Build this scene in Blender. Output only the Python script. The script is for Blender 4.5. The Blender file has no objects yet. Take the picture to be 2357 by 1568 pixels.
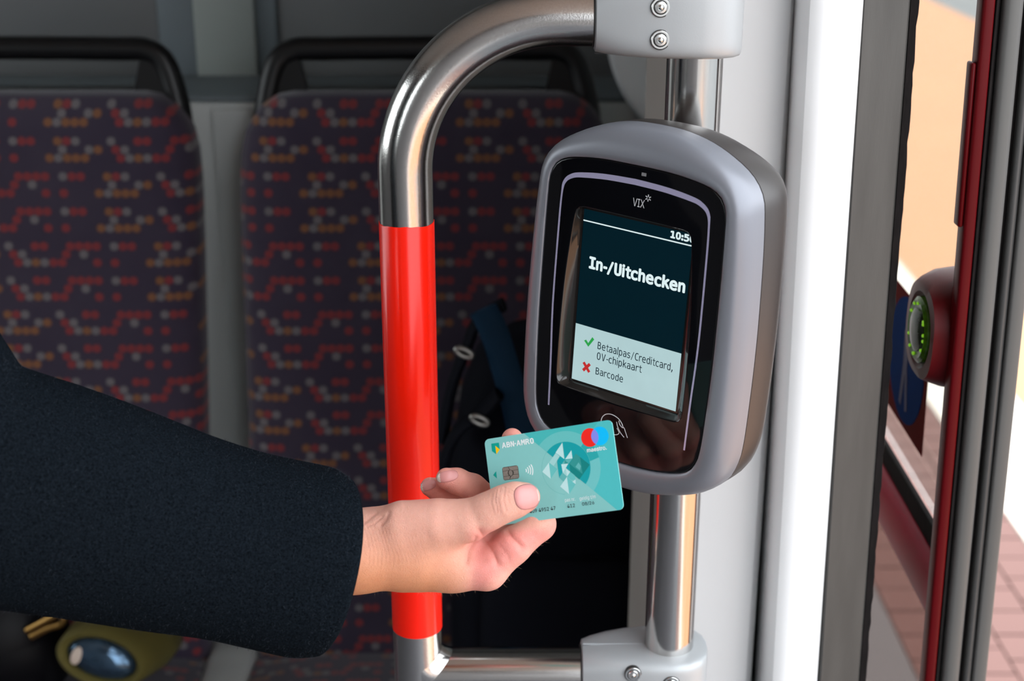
import bpy, bmesh, math, random
import numpy as np
from mathutils import Matrix, Vector

random.seed(7)
scn = bpy.context.scene
col = scn.collection

# ------------------------------------------------------------------ camera, sky, sun, exposure
FPX = 3274.0                      # focal length in pixels of the 2357 x 1568 frame (50 mm on 36 mm)
PITCH = math.radians(20.5)
CAM = np.array([0.0, 0.0, 1.45])
cam_data = bpy.data.cameras.new('camera')
cam_data.sensor_width = 36.0
cam_data.lens = 36.0 * FPX / 2357.0
cam_data.clip_start = 0.02
cam_data.dof.use_dof = True
cam_data.dof.focus_distance = 0.93
cam_data.dof.aperture_fstop = 6.7
cam = bpy.data.objects.new('camera', cam_data)
col.objects.link(cam)
cam.location = CAM
cam.rotation_euler = (math.pi / 2 - PITCH, 0, 0)
scn.camera = cam

vs = scn.view_settings
vs.view_transform = 'Standard'
vs.look = 'None'
vs.gamma = 1.0
vs.use_curve_mapping = False
vs.exposure = 0.0

world = bpy.data.worlds.new('sky')
scn.world = world
world.use_nodes = True
bg = world.node_tree.nodes['Background']
bg.inputs['Color'].default_value = (0.90, 0.95, 1.0, 1)
bg.inputs['Strength'].default_value = 4.7

sun_data = bpy.data.lights.new('sun', 'SUN')
sun_data.energy = 7.0
sun_data.angle = math.radians(1.0)
sun_data.color = (1.0, 0.93, 0.82)
sun = bpy.data.objects.new('sun', sun_data)
col.objects.link(sun)
sun.rotation_euler = Vector((0.18, 0.05, -0.98)).to_track_quat('-Z', 'Y').to_euler()

# ------------------------------------------------------------------ pixel -> place helpers
RT = np.array([1.0, 0, 0])
FW = np.array([0, math.cos(PITCH), -math.sin(PITCH)])
UP = np.array([0, math.sin(PITCH), math.cos(PITCH)])

def ray(x, y):
    return RT * (x - 1178.5) / FPX + UP * (784 - y) / FPX + FW

def at_d(x, y, d):
    return CAM + ray(x, y) * d

def at(x, y, Y):
    r = ray(x, y)
    return CAM + r * (Y / r[1])

# ------------------------------------------------------------------ material helpers
def new_mat(name):
    m = bpy.data.materials.new(name)
    m.use_nodes = True
    nt = m.node_tree
    return m, nt, nt.nodes['Principled BSDF']

def nd(nt, kind, **kw):
    n = nt.nodes.new(kind)
    for k, v in kw.items():
        setattr(n, k, v)
    return n

def lk(nt, a, b):
    nt.links.new(a, b)

def setin(nt, sock, v):
    if isinstance(v, bpy.types.NodeSocket):
        nt.links.new(v, sock)
    else:
        sock.default_value = v

def ma(nt, op, a, b=0.0, c=0.0):
    n = nt.nodes.new('ShaderNodeMath')
    n.operation = op
    setin(nt, n.inputs[0], a)
    setin(nt, n.inputs[1], b)
    setin(nt, n.inputs[2], c)
    return n.outputs[0]

def mixc(nt, f, a, b, mode='MIX'):
    n = nt.nodes.new('ShaderNodeMix')
    n.data_type = 'RGBA'
    n.blend_type = mode
    setin(nt, n.inputs[0], f)
    setin(nt, n.inputs[6], a)
    setin(nt, n.inputs[7], b)
    return n.outputs[2]

def c4(c):
    return (c[0], c[1], c[2], 1.0)

def s2l(r, g, b):
    f = lambda v: ((v / 255 + 0.055) / 1.055) ** 2.4 if v > 10 else v / 255 / 12.92
    return (f(r), f(g), f(b))

def plain(name, colr, rough=0.5, metal=0.0, var=0.06, nscale=40.0, bump=0.0, bscale=400.0, spec=0.5,
          coat=0.0, stretch=None, sheen=0.0):
    """procedural principled material: colour with slight noise variation and optional bump"""
    m, nt, p = new_mat(name)
    tc = nd(nt, 'ShaderNodeTexCoord')
    mp = nd(nt, 'ShaderNodeMapping')
    lk(nt, tc.outputs['Object'], mp.inputs[0])
    if stretch:
        mp.inputs['Scale'].default_value = stretch
    nz = nd(nt, 'ShaderNodeTexNoise')
    nz.inputs['Scale'].default_value = nscale
    nz.inputs['Detail'].default_value = 5
    lk(nt, mp.outputs[0], nz.inputs['Vector'])
    lo = tuple(max(0, v * (1 - var)) for v in colr)
    hi = tuple(min(1, v * (1 + var)) for v in colr)
    lk(nt, mixc(nt, nz.outputs[0], c4(lo), c4(hi)), p.inputs['Base Color'])
    p.inputs['Roughness'].default_value = rough
    p.inputs['Metallic'].default_value = metal
    p.inputs['Specular IOR Level'].default_value = spec
    p.inputs['Coat Weight'].default_value = coat
    p.inputs['Coat Roughness'].default_value = 0.08
    if sheen:
        p.inputs['Sheen Weight'].default_value = sheen
        p.inputs['Sheen Roughness'].default_value = 0.5
    if bump:
        n2 = nd(nt, 'ShaderNodeTexNoise')
        n2.inputs['Scale'].default_value = bscale
        n2.inputs['Detail'].default_value = 3
        lk(nt, mp.outputs[0], n2.inputs['Vector'])
        b = nd(nt, 'ShaderNodeBump')
        b.inputs['Strength'].default_value = bump
        b.inputs['Distance'].default_value = 0.0006
        lk(nt, n2.outputs[0], b.inputs['Height'])
        lk(nt, b.outputs[0], p.inputs['Normal'])
    return m

def emis(name, colr, strength=1.0, rough=0.15):
    m, nt, p = new_mat(name)
    tc = nd(nt, 'ShaderNodeTexCoord')
    nz = nd(nt, 'ShaderNodeTexNoise')
    nz.inputs['Scale'].default_value = 60.0
    lk(nt, tc.outputs['Object'], nz.inputs['Vector'])
    e = mixc(nt, nz.outputs[0], c4(tuple(v * 0.94 for v in colr)), c4(tuple(v * 1.06 for v in colr)))
    p.inputs['Base Color'].default_value = (0.002, 0.002, 0.002, 1)
    lk(nt, e, p.inputs['Emission Color'])
    p.inputs['Emission Strength'].default_value = strength
    p.inputs['Roughness'].default_value = rough
    p.inputs['Specular IOR Level'].default_value = 0.2
    return m

def steel(name, stretch, rough=0.15):
    m, nt, p = new_mat(name)
    tc = nd(nt, 'ShaderNodeTexCoord')
    mp = nd(nt, 'ShaderNodeMapping')
    mp.inputs['Scale'].default_value = stretch
    lk(nt, tc.outputs['Object'], mp.inputs[0])
    nz = nd(nt, 'ShaderNodeTexNoise')
    nz.inputs['Scale'].default_value = 30
    nz.inputs['Detail'].default_value = 8
    lk(nt, mp.outputs[0], nz.inputs['Vector'])
    lk(nt, mixc(nt, nz.outputs[0], (0.56, 0.54, 0.52, 1), (0.70, 0.68, 0.66, 1)), p.inputs['Base Color'])
    p.inputs['Metallic'].default_value = 1.0
    r = nd(nt, 'ShaderNodeMapRange')
    r.inputs[3].default_value = rough - 0.05
    r.inputs[4].default_value = rough + 0.06
    lk(nt, nz.outputs[0], r.inputs[0])
    lk(nt, r.outputs[0], p.inputs['Roughness'])
    b = nd(nt, 'ShaderNodeBump')
    b.inputs['Strength'].default_value = 0.12
    b.inputs['Distance'].default_value = 0.0003
    lk(nt, nz.outputs[0], b.inputs['Height'])
    lk(nt, b.outputs[0], p.inputs['Normal'])
    return m

def seat_fabric(name, axis):
    """dark purple moquette with bands of small red, orange and grey dots; axis 2: upright, 1: lying"""
    m, nt, p = new_mat(name)
    tc = nd(nt, 'ShaderNodeTexCoord')
    sp = nd(nt, 'ShaderNodeSeparateXYZ')
    lk(nt, tc.outputs['Object'], sp.inputs[0])
    u = sp.outputs[0]
    v = sp.outputs[axis]
    P, CW, RN = 0.0415, 0.0107, 4.2
    vv = ma(nt, 'DIVIDE', ma(nt, 'ADD', v, 5.006), P)
    fr4 = ma(nt, 'MULTIPLY', ma(nt, 'FRACT', vv), RN)
    row = ma(nt, 'FLOOR', fr4)
    dy = ma(nt, 'MULTIPLY', ma(nt, 'SUBTRACT', ma(nt, 'FRACT', fr4), 0.5), P / RN)
    band = ma(nt, 'FLOOR', ma(nt, 'MULTIPLY', vv, 0.5))
    shift = ma(nt, 'ADD', ma(nt, 'MULTIPLY', band, 5.37), ma(nt, 'MULTIPLY', row, 0.5))
    uu = ma(nt, 'ADD', ma(nt, 'DIVIDE', ma(nt, 'ADD', u, 5.0), CW), shift)
    ci = ma(nt, 'MODULO', ma(nt, 'FLOOR', uu), 23.0)
    dx = ma(nt, 'MULTIPLY', ma(nt, 'SUBTRACT', ma(nt, 'FRACT', uu), 0.5), CW)
    d = ma(nt, 'SQRT', ma(nt, 'ADD', ma(nt, 'MULTIPLY', dx, dx), ma(nt, 'MULTIPLY', dy, dy)))
    mr = nd(nt, 'ShaderNodeMapRange')
    mr.inputs[1].default_value = 0.0058
    mr.inputs[2].default_value = 0.0048
    lk(nt, d, mr.inputs[0])
    cmb = nd(nt, 'ShaderNodeCombineXYZ')
    lk(nt, ci, cmb.inputs[0]); lk(nt, row, cmb.inputs[1])
    wn = nd(nt, 'ShaderNodeTexWhiteNoise', noise_dimensions='3D')
    lk(nt, cmb.outputs[0], wn.inputs['Vector'])
    sc = nd(nt, 'ShaderNodeSeparateColor')
    lk(nt, wn.outputs['Color'], sc.inputs[0])
    # chance of a dot by row: 0.66, 0.30, 0.70, 0
    mid = ma(nt, 'COMPARE', row, 1.0, 0.2)
    end = ma(nt, 'GREATER_THAN', row, 2.5)
    ch = ma(nt, 'SUBTRACT', ma(nt, 'SUBTRACT', 0.54, ma(nt, 'MULTIPLY', mid, 0.32)), ma(nt, 'MULTIPLY', end, 2.0))
    on = ma(nt, 'LESS_THAN', sc.outputs[0], ch)
    mask = ma(nt, 'MULTIPLY', mr.outputs[0], on)
    isred = ma(nt, 'LESS_THAN', sc.outputs[1], 0.33)
    isgrey = ma(nt, 'GREATER_THAN', sc.outputs[1], 0.68)
    dot = mixc(nt, isred, (0.14, 0.056, 0.024, 1), (0.145, 0.018, 0.022, 1))
    dot = mixc(nt, isgrey, dot, (0.105, 0.094, 0.10, 1))
    nz = nd(nt, 'ShaderNodeTexNoise')
    nz.inputs['Scale'].default_value = 14
    lk(nt, tc.outputs['Object'], nz.inputs['Vector'])
    base = mixc(nt, nz.outputs[0], (0.019, 0.012, 0.028, 1), (0.033, 0.024, 0.041, 1))
    lk(nt, mixc(nt, mask, base, dot), p.inputs['Base Color'])
    p.inputs['Roughness'].default_value = 0.85
    p.inputs['Sheen Weight'].default_value = 0.25
    p.inputs['Specular IOR Level'].default_value = 0.25
    n2 = nd(nt, 'ShaderNodeTexNoise')
    n2.inputs['Scale'].default_value = 900
    lk(nt, tc.outputs['Object'], n2.inputs['Vector'])
    b = nd(nt, 'ShaderNodeBump')
    b.inputs['Strength'].default_value = 0.2
    b.inputs['Distance'].default_value = 0.001
    lk(nt, n2.outputs[0], b.inputs['Height'])
    lk(nt, b.outputs[0], p.inputs['Normal'])
    return m

def thin_glass(name, tint=(0.93, 0.94, 0.93, 1)):
    m, nt, p = new_mat(name)
    out = nt.nodes['Material Output']
    tr = nd(nt, 'ShaderNodeBsdfTransparent')
    tr.inputs[0].default_value = tint
    gl = nd(nt, 'ShaderNodeBsdfGlossy')
    gl.inputs['Roughness'].default_value = 0.03
    fr = nd(nt, 'ShaderNodeFresnel')
    fr.inputs[0].default_value = 1.35
    mx = nd(nt, 'ShaderNodeMixShader')
    lk(nt, ma(nt, 'MULTIPLY', fr.outputs[0], 0.2), mx.inputs[0])
    lk(nt, tr.outputs[0], mx.inputs[1]); lk(nt, gl.outputs[0], mx.inputs[2])
    lk(nt, mx.outputs[0], out.inputs[0])
    return m

M = {}
M['steel_v'] = steel('brushed_steel_upright', (14, 14, 0.5))
M['steel_h'] = steel('brushed_steel_rail', (30, 30, 30), 0.17)
M['steel_t'] = steel('brushed_steel_cross', (0.5, 14, 14))
M['red_sleeve'] = plain('red_grip_coating', (0.88, 0.013, 0.003), 0.24, var=0.03, coat=0.1, spec=0.3)
M['silver'] = plain('silver_painted_casting', (0.40, 0.417, 0.43), 0.42, metal=0.25, var=0.02, bump=0.05, bscale=900)
M['screw'] = plain('zinc_screw', (0.72, 0.73, 0.72), 0.22, metal=1.0)
M['gap_dark'] = plain('dark_joint', (0.02, 0.02, 0.02), 0.6)
M['bezel'] = plain('silver_grey_plastic', (0.20, 0.208, 0.238), 0.36, metal=0.3, var=0.02, bump=0.03, bscale=1500)
M['shell'] = plain('dark_grey_shell', (0.030, 0.025, 0.024), 0.38, metal=0.0, var=0.04)
M['black_gloss'] = plain('black_gloss_panel', (0.003, 0.003, 0.004), 0.06, var=0.1, spec=0.45)
M['black_wall'] = plain('black_recess_wall', (0.015, 0.013, 0.012), 0.13, var=0.2, spec=0.6)
M['light_guide'] = plain('lilac_light_guide', (0.50, 0.47, 0.68), 0.22, metal=0.35, var=0.05)
M['white_print'] = plain('white_print', (0.62, 0.62, 0.64), 0.5)
M['sensor'] = plain('grey_sensor_window', (0.22, 0.22, 0.23), 0.2)
M['scr_dark'] = emis('screen_dark_teal', s2l(1, 27, 36))
M['scr_light'] = emis('screen_pale_field', s2l(176, 205, 208))
M['scr_white'] = emis('screen_white', s2l(222, 240, 242))
M['scr_text'] = emis('screen_dark_text', s2l(22, 42, 52))
M['scr_green'] = emis('screen_green', s2l(44, 160, 75))
M['scr_red'] = emis('screen_red', s2l(190, 45, 45))
M['white_wall'] = plain('white_lacquered_panel', (0.80, 0.81, 0.82), 0.38, var=0.01)
M['column_grey'] = plain('pale_grey_column', (0.57, 0.575, 0.58), 0.42, var=0.01)
M['grey_wall'] = plain('light_grey_panel', (0.47, 0.49, 0.48), 0.45, var=0.02)
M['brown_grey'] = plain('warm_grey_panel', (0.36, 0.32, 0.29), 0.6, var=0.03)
M['floor'] = plain('speckled_floor', (0.10, 0.10, 0.11), 0.7, var=0.5, nscale=300)
M['ceil'] = plain('ceiling_panel', (0.55, 0.55, 0.54), 0.6, var=0.02)
M['dark_wall'] = plain('dim_interior_panel', (0.05, 0.05, 0.053), 0.6, var=0.1)
M['mid_wall'] = plain('grey_interior_panel', (0.22, 0.22, 0.225), 0.6, var=0.05)
M['ledge'] = plain('blue_grey_ledge', (0.13, 0.155, 0.17), 0.6, var=0.05)
M['window_dark'] = plain('dim_grey_window', (0.135, 0.14, 0.142), 0.5, var=0.08, nscale=5)
M['pillar'] = plain('grey_green_pillar', (0.25, 0.275, 0.26), 0.6, var=0.03)
M['jamb'] = plain('worn_grey_aluminium', (0.07, 0.068, 0.064), 0.5, metal=0.2, var=0.35, nscale=9, stretch=(8, 8, 1.0), bump=0.1, bscale=120)
M['rubber'] = plain('black_rubber', (0.012, 0.010, 0.010), 0.8, spec=0.12, var=0.6, nscale=60, stretch=(4, 4, 1), bump=0.4, bscale=150)
M['door_red'] = plain('dark_red_door_paint', (0.085, 0.0018, 0.0035), 0.35, var=0.05, spec=0.12)
M['alu'] = plain('anodised_aluminium', (0.10, 0.099, 0.096), 0.5, metal=0.2, var=0.1, nscale=12, stretch=(20, 20, 0.6))
M['alu_dark'] = plain('grey_profile', (0.07, 0.069, 0.068), 0.45, metal=0.2, var=0.1, stretch=(20, 20, 0.6))
M['glass'] = thin_glass('clear_glass')
M['tinted_glass'] = thin_glass('tinted_door_glass', (0.78, 0.775, 0.76, 1))
M['shade_glass'] = thin_glass('lower_glass_shade_tint', (0.60, 0.54, 0.52, 1))  # brown shade and reflection below the rail, put into the pane's tint
M['stick_red'] = plain('dark_red_sticker', (0.07, 0.006, 0.005), 0.9, spec=0.05)
M['stick_blue'] = plain('blue_sticker', (0.002, 0.016, 0.075), 0.9, spec=0.05)
M['stick_white'] = plain('pale_pictogram', (0.09, 0.085, 0.12), 0.9, spec=0.05)
M['orange_pave'] = plain('orange_clay_paving', (0.32, 0.155, 0.072), 0.8, var=0.06, nscale=1.5)
M['white_kerb'] = plain('pale_kerb_stone', (0.42, 0.40, 0.36), 0.8, var=0.05, nscale=3)
M['pink_brick'] = plain('pink_paving_brick', (0.098, 0.048, 0.042), 0.85, var=0.12, nscale=8)
M['pale_slab'] = plain('pale_blue_grey_slab', (0.088, 0.098, 0.106), 0.8, var=0.05, nscale=3)
M['asphalt'] = plain('grey_asphalt', (0.10, 0.10, 0.10), 0.9, var=0.1)
M['fab_back'] = seat_fabric('dotted_moquette_upright', 2)
M['fab_seat'] = seat_fabric('dotted_moquette_lying', 1)
M['black_plastic'] = plain('black_plastic', (0.004, 0.004, 0.0045), 0.35, var=0.1, spec=0.3)
M['bag_navy'] = plain('navy_bag_fabric', (0.0035, 0.004, 0.007), 0.8, var=0.2, bump=0.3, bscale=500, spec=0.08)
M['bag_blue'] = plain('blue_webbing', (0.004, 0.022, 0.048), 0.7, var=0.15, bump=0.3, bscale=700, spec=0.15)
M['bag_black'] = plain('black_leather', (0.003, 0.003, 0.004), 0.5, var=0.2, spec=0.12)
M['olive'] = plain('olive_fabric', (0.075, 0.06, 0.006), 0.8, var=0.15, nscale=20, bump=0.3, bscale=400)
M['gold'] = plain('brass', (0.30, 0.17, 0.05), 0.35, metal=0.9)
M['buckle'] = plain('chrome_buckle', (0.30, 0.29, 0.27), 0.35, metal=1.0)

# ------------------------------------------------------------------ geometry helpers
def link(o, parent=None, keep=True):
    col.objects.link(o)
    if parent is not None:
        o.parent = parent
        if keep:
            o.matrix_parent_inverse = Matrix.Translation(-parent.location)
    return o

def mesh_obj(name, verts, faces, mat, parent=None, smooth=False, keep=True, auto=None):
    me = bpy.data.meshes.new(name)
    me.from_pydata([tuple(map(float, v)) for v in verts], [], faces)
    me.update()
    bm = bmesh.new(); bm.from_mesh(me)
    bmesh.ops.recalc_face_normals(bm, faces=bm.faces)
    bm.to_mesh(me); bm.free()
    if mat is not None:
        me.materials.append(mat)
    if smooth:
        for p in me.polygons:
            p.use_smooth = True
        if auto is not None:
            me.set_sharp_from_angle(angle=math.radians(auto))
    o = bpy.data.objects.new(name, me)
    return link(o, parent, keep)

def thing(name, label, cat, loc=(0, 0, 0), group=None, matrix=None):
    o = bpy.data.objects.new(name, None)
    o.empty_display_size = 0.05
    col.objects.link(o)
    if matrix is not None:
        o.matrix_world = matrix
    else:
        o.location = loc
    return tag(o, label, cat, group)

def tag(o, label, cat, group=None):
    o['label'] = label
    o['category'] = cat
    if group:
        o['group'] = group
    return o

def struct(o, label=None):
    o['kind'] = 'structure'
    if label:
        o['label'] = label
    return o

def box_vf(x0, x1, y0, y1, z0, z1, lean=0.0, zref=1.05):
    v = []
    for z in (z0, z1):
        dx = -lean * (z - zref)
        v += [(x0 + dx, y0, z), (x1 + dx, y0, z), (x1 + dx, y1, z), (x0 + dx, y1, z)]
    f = [(0, 3, 2, 1), (4, 5, 6, 7), (0, 1, 5, 4), (1, 2, 6, 5), (2, 3, 7, 6), (3, 0, 4, 7)]
    return v, f

def box(name, x0, x1, y0, y1, z0, z1, mat, parent=None, bevel=0.0, seg=2, lean=0.0, keep=True):
    v, f = box_vf(x0, x1, y0, y1, z0, z1, lean)
    o = mesh_obj(name, v, f, mat, parent, keep=keep)
    if bevel:
        bm = bmesh.new(); bm.from_mesh(o.data)
        bmesh.ops.bevel(bm, geom=bm.edges[:], offset=bevel, segments=seg, profile=0.5, affect='EDGES')
        bm.to_mesh(o.data); bm.free()
        for p in o.data.polygons:
            p.use_smooth = True
        o.data.set_sharp_from_angle(angle=math.radians(50))
    return o

def loft_vf(rings, cap0=True, cap1=True, closed=True):
    n = len(rings[0])
    v, f = [], []
    for r in rings:
        v += [tuple(p) for p in r]
    for i in range(len(rings) - 1):
        for j in range(n if closed else n - 1):
            k = (j + 1) % n
            f.append((i * n + j, i * n + k, (i + 1) * n + k, (i + 1) * n + j))
    if cap0:
        f.append(tuple(range(n - 1, -1, -1)))
    if cap1:
        f.append(tuple(range((len(rings) - 1) * n, len(rings) * n)))
    return v, f

def loft(name, rings, mat, parent=None, cap0=True, cap1=True, smooth=True, auto=40, keep=True):
    v, f = loft_vf(rings, cap0, cap1)
    return mesh_obj(name, v, f, mat, parent, smooth, keep, auto)

def tube_rings(path, rad, n=24, scale=None):
    path = [np.array(p, float) for p in path]
    rings = []
    up = None
    for i, p in enumerate(path):
        t = path[min(i + 1, len(path) - 1)] - path[max(i - 1, 0)]
        t /= np.linalg.norm(t)
        if up is None:
            a = np.array([0, 0, 1.0]) if abs(t[2]) < 0.9 else np.array([0, 1.0, 0])
            up = a - t * (a @ t)
        else:
            up = up - t * (up @ t)
        up /= np.linalg.norm(up)
        sd = np.cross(t, up)
        r = rad[i] if hasattr(rad, '__len__') else rad
        s = scale if scale else (1, 1)
        rings.append([p + r * (s[0] * math.cos(2 * math.pi * j / n) * up + s[1] * math.sin(2 * math.pi * j / n) * sd) for j in range(n)])
    return rings

def tube(name, path, rad, mat, parent=None, n=24, cap=True, scale=None, keep=True, auto=60):
    return loft(name, tube_rings(path, rad, n, scale), mat, parent, cap, cap, True, auto, keep)

def catmull(pts, per=8, closed=False):
    pts = [np.array(p, float) for p in pts]
    n = len(pts)
    out = []
    rng = n if closed else n - 1
    for i in range(rng):
        if closed:
            p0, p1, p2, p3 = pts[(i - 1) % n], pts[i], pts[(i + 1) % n], pts[(i + 2) % n]
        else:
            p0, p1, p2, p3 = pts[max(i - 1, 0)], pts[i], pts[i + 1], pts[min(i + 2, n - 1)]
        for k in range(per):
            t = k / per
            out.append(0.5 * ((2 * p1) + (-p0 + p2) * t + (2 * p0 - 5 * p1 + 4 * p2 - p3) * t * t + (-p0 + 3 * p1 - 3 * p2 + p3) * t ** 3))
    if not closed:
        out.append(pts[-1])
    return out

def resample(pts, n):
    pts = np.array(pts)
    seg = np.linalg.norm(np.diff(pts, axis=0), axis=1)
    s = np.concatenate([[0], np.cumsum(seg)])
    t = np.linspace(0, s[-1], n)
    return np.stack([np.interp(t, s, pts[:, k]) for k in range(pts.shape[1])], 1)

def sym_outline(half, n=64):
    """closed outline, mirrored about x=0, from a right half that runs from top to bottom"""
    h = resample(catmull(half, 10), n)
    left = h[1:-1][::-1] * np.array([-1, 1])
    return np.concatenate([h, left])

def prism(name, poly, z0, z1, mat, parent=None, keep=True, smooth=False):
    n = len(poly)
    v = [(p[0], p[1], z0) for p in poly] + [(p[0], p[1], z1) for p in poly]
    f = [tuple(range(n - 1, -1, -1)), tuple(range(n, 2 * n))]
    f += [(i, (i + 1) % n, n + (i + 1) % n, n + i) for i in range(n)]
    return mesh_obj(name, v, f, mat, parent, smooth, keep, 40 if smooth else None)

def circle(cx, cy, r, n=40, a0=0.0, a1=2 * math.pi):
    return [(cx + r * math.cos(a0 + (a1 - a0) * i / n), cy + r * math.sin(a0 + (a1 - a0) * i / n)) for i in range(n)]

import os
def load_font(fn):
    try:
        return bpy.data.fonts.load(os.path.join(bpy.utils.system_resource('DATAFILES', path='fonts'), fn))
    except Exception:
        return None
FONT_DV = load_font('DejaVuSansMono.woff2')
GLYPHS = {}
def glyph(ch):
    if ch in GLYPHS:
        return GLYPHS[ch]
    if ch in 'il':
        asc = glyph('h')[0][:, 1].max(); xh = glyph('u')[0][:, 1].max()
        w, top = 0.12 * asc, asc if ch == 'l' else xh
        v = [(0, 0), (w, 0), (w, top), (0, top)]; f = [(0, 1, 2, 3)]
        if ch == 'i':
            v += [(0, asc * 0.86), (w, asc * 0.86), (w, asc), (0, asc)]; f.append((4, 5, 6, 7))
        r = (np.array([(a, b, 0.0) for a, b in v]), f)
    else:
        cu = bpy.data.curves.new('glyph', 'FONT'); cu.body = 'O' if ch == '0' else ch; cu.size = 1.0; cu.resolution_u = 5
        if FONT_DV is not None:
            cu.font = FONT_DV
        t = bpy.data.objects.new('glyph', cu); col.objects.link(t)
        dg = bpy.context.evaluated_depsgraph_get(); dg.update()
        m = bpy.data.meshes.new_from_object(t.evaluated_get(dg))
        co = np.array([v.co[:] for v in m.vertices]); f = [tuple(p.vertices) for p in m.polygons]
        bpy.data.objects.remove(t); bpy.data.curves.remove(cu); bpy.data.meshes.remove(m)
        co[:, 0] -= co[:, 0].min()
        co[:, 0] *= {'t': 0.80, '0': 0.9, 'r': 0.92, '-': 0.85, '/': 0.8}.get(ch, 1.0)
        r = (co, f)
    GLYPHS[ch] = r
    return r
def set_line(s):
    pen, V, F = 0.0, [], []
    for ch in s:
        if ch == ' ':
            pen += 0.30; continue
        v, f = glyph(ch)
        F += [tuple(i + len(V) for i in q) for q in f]
        V += [(a + pen, b, 0.0) for a, b, c in v]
        pen += v[:, 0].max() + {'/': 0.11, '-': 0.06, 't': 0.05, 'r': 0.05, 'k': 0.05}.get(ch, 0.10)
    return np.array(V), F

try:
    FONT = bpy.data.fonts.load(os.path.join(bpy.utils.system_resource('DATAFILES', path='fonts'), 'Inter.woff2'))
except Exception:
    FONT = None

def text_mesh(name, s, bbox, z, mat, parent, bold=0.0, extrude=0.0, spacing=1.0, glyphs=False):
    """lettering fitted into a box of the parent's local x-y plane"""
    if glyphs:
        co, polys = set_line(s)
        me = bpy.data.meshes.new(name)
        me.from_pydata(co.tolist(), [], polys)
        return fit_text(me, co, name, bbox, z, mat, parent, bold)
    cu = bpy.data.curves.new(name, 'FONT')
    cu.body = s
    cu.size = 1.0
    if FONT is not None:
        cu.font = FONT
    cu.space_character = spacing
    cu.resolution_u = 4
    tmp = bpy.data.objects.new(name, cu)
    col.objects.link(tmp)
    dg = bpy.context.evaluated_depsgraph_get()
    dg.update()
    me = bpy.data.meshes.new_from_object(tmp.evaluated_get(dg))
    bpy.data.objects.remove(tmp)
    co = np.array([v.co[:] for v in me.vertices])
    return fit_text(me, co, name, bbox, z, mat, parent, bold)

def fit_text(me, co, name, bbox, z, mat, parent, bold):
    lo, hi = co.min(0), co.max(0)
    x0, y0, x1, y1 = bbox
    co[:, 0] = x0 + (co[:, 0] - lo[0]) / (hi[0] - lo[0]) * (x1 - x0)
    co[:, 1] = y0 + (co[:, 1] - lo[1]) / (hi[1] - lo[1]) * (y1 - y0)
    co[:, 2] = z
    if bold:
        polys = [tuple(p.vertices) for p in me.polygons]
        dx = bold * (x1 - x0) / (hi[0] - lo[0])
        allv, allf = [], []
        for q in range(8):
            a = q * math.pi / 4
            c2 = co + np.array([dx * math.cos(a), dx * math.sin(a), q * 2e-7])
            allf += [tuple(i + len(allv) for i in f) for f in polys]
            allv += c2.tolist()
        me = bpy.data.meshes.new(name)
        me.from_pydata(allv, [], allf)
        co = np.array(allv)
    me.vertices.foreach_set('co', co.astype(np.float32).ravel())
    me.materials.clear()
    me.materials.append(mat)
    me.update()
    o = bpy.data.objects.new(name, me)
    return link(o, parent, False)

def strip_mesh(name, pts, widths, z, h, mat, parent, keep=False):
    """flat raised band following a 2-d polyline"""
    pts = np.array(pts, float)
    n = len(pts)
    L, R = [], []
    for i in range(n):
        t = pts[min(i + 1, n - 1)] - pts[max(i - 1, 0)]
        t /= np.linalg.norm(t)
        nn = np.array([-t[1], t[0]])
        w = widths[i] if hasattr(widths, '__len__') else widths
        L.append(pts[i] + nn * w / 2); R.append(pts[i] - nn * w / 2)
    rings = []
    for i in range(n):
        rings.append([(L[i][0], L[i][1], z), (L[i][0], L[i][1], z + h), (R[i][0], R[i][1], z + h), (R[i][0], R[i][1], z)])
    return loft(name, rings, mat, parent, True, True, False, None, keep)

# ------------------------------------------------------------------ the setting
LEAN = 0.028                       # the tram side leans inwards towards the roof
def wallbox(name, *a, **k):
    return struct(box(name, *a, **k))

wallbox('floor', -1.9, 0.33, -1.6, 2.05, -0.06, 0.0, M['floor'])
wallbox('ceiling', -1.9, 0.36, -1.6, 2.05, 2.25, 2.33, M['ceil'])
wallbox('wall_rear', -1.96, 0.30, 2.032, 2.06, -0.06, 2.33, M['dark_wall'])
wl = wallbox('wall_left', -1.96, -1.9, -0.45, 0.60, 0.0, 2.25, M['dark_wall'])
for nm, y0, y1, z0, z1 in (('sill_panel', 0.602, 2.05, 0.0, 1.05), ('head_panel', 0.602, 2.05, 1.95, 2.25), ('window_post', 1.80, 2.05, 1.052, 1.948), ('door_header', -1.6, -0.452, 2.05, 2.25), ('door_post', -1.6, -1.48, 0.0, 2.048), ('door_stile', -0.70, -0.452, 0.0, 2.048), ('door_panel', -1.478, -0.702, 0.0, 1.0)):  # wall pieces framing two unseen openings added for their light
    box(nm, -1.96, -1.9, y0, y1, z0, z1, M['dark_wall'], wl)
wallbox('fill_window', -1.935, -1.93, 0.602, 1.798, 1.052, 1.948, M['glass'])  # unseen window, added so daylight reaches the seats from the left
wallbox('fill_door', -1.935, -1.93, -1.478, -0.702, 1.002, 2.048, M['glass'])  # unseen opposite door glass, added as front-left fill on hand and card
wallbox('wall_front', -1.9, 0.33, -1.66, -1.6, 0.0, 2.25, M['mid_wall'])
wallbox('wall_back', -1.9, 0.29, 1.82, 1.90, 0.0, 1.095, M['grey_wall'], bevel=0.004)
wallbox('trim_1', -1.9, 0.29, 1.826, 1.982, 1.0955, 1.103, M['ledge'], bevel=0.003)
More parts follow.
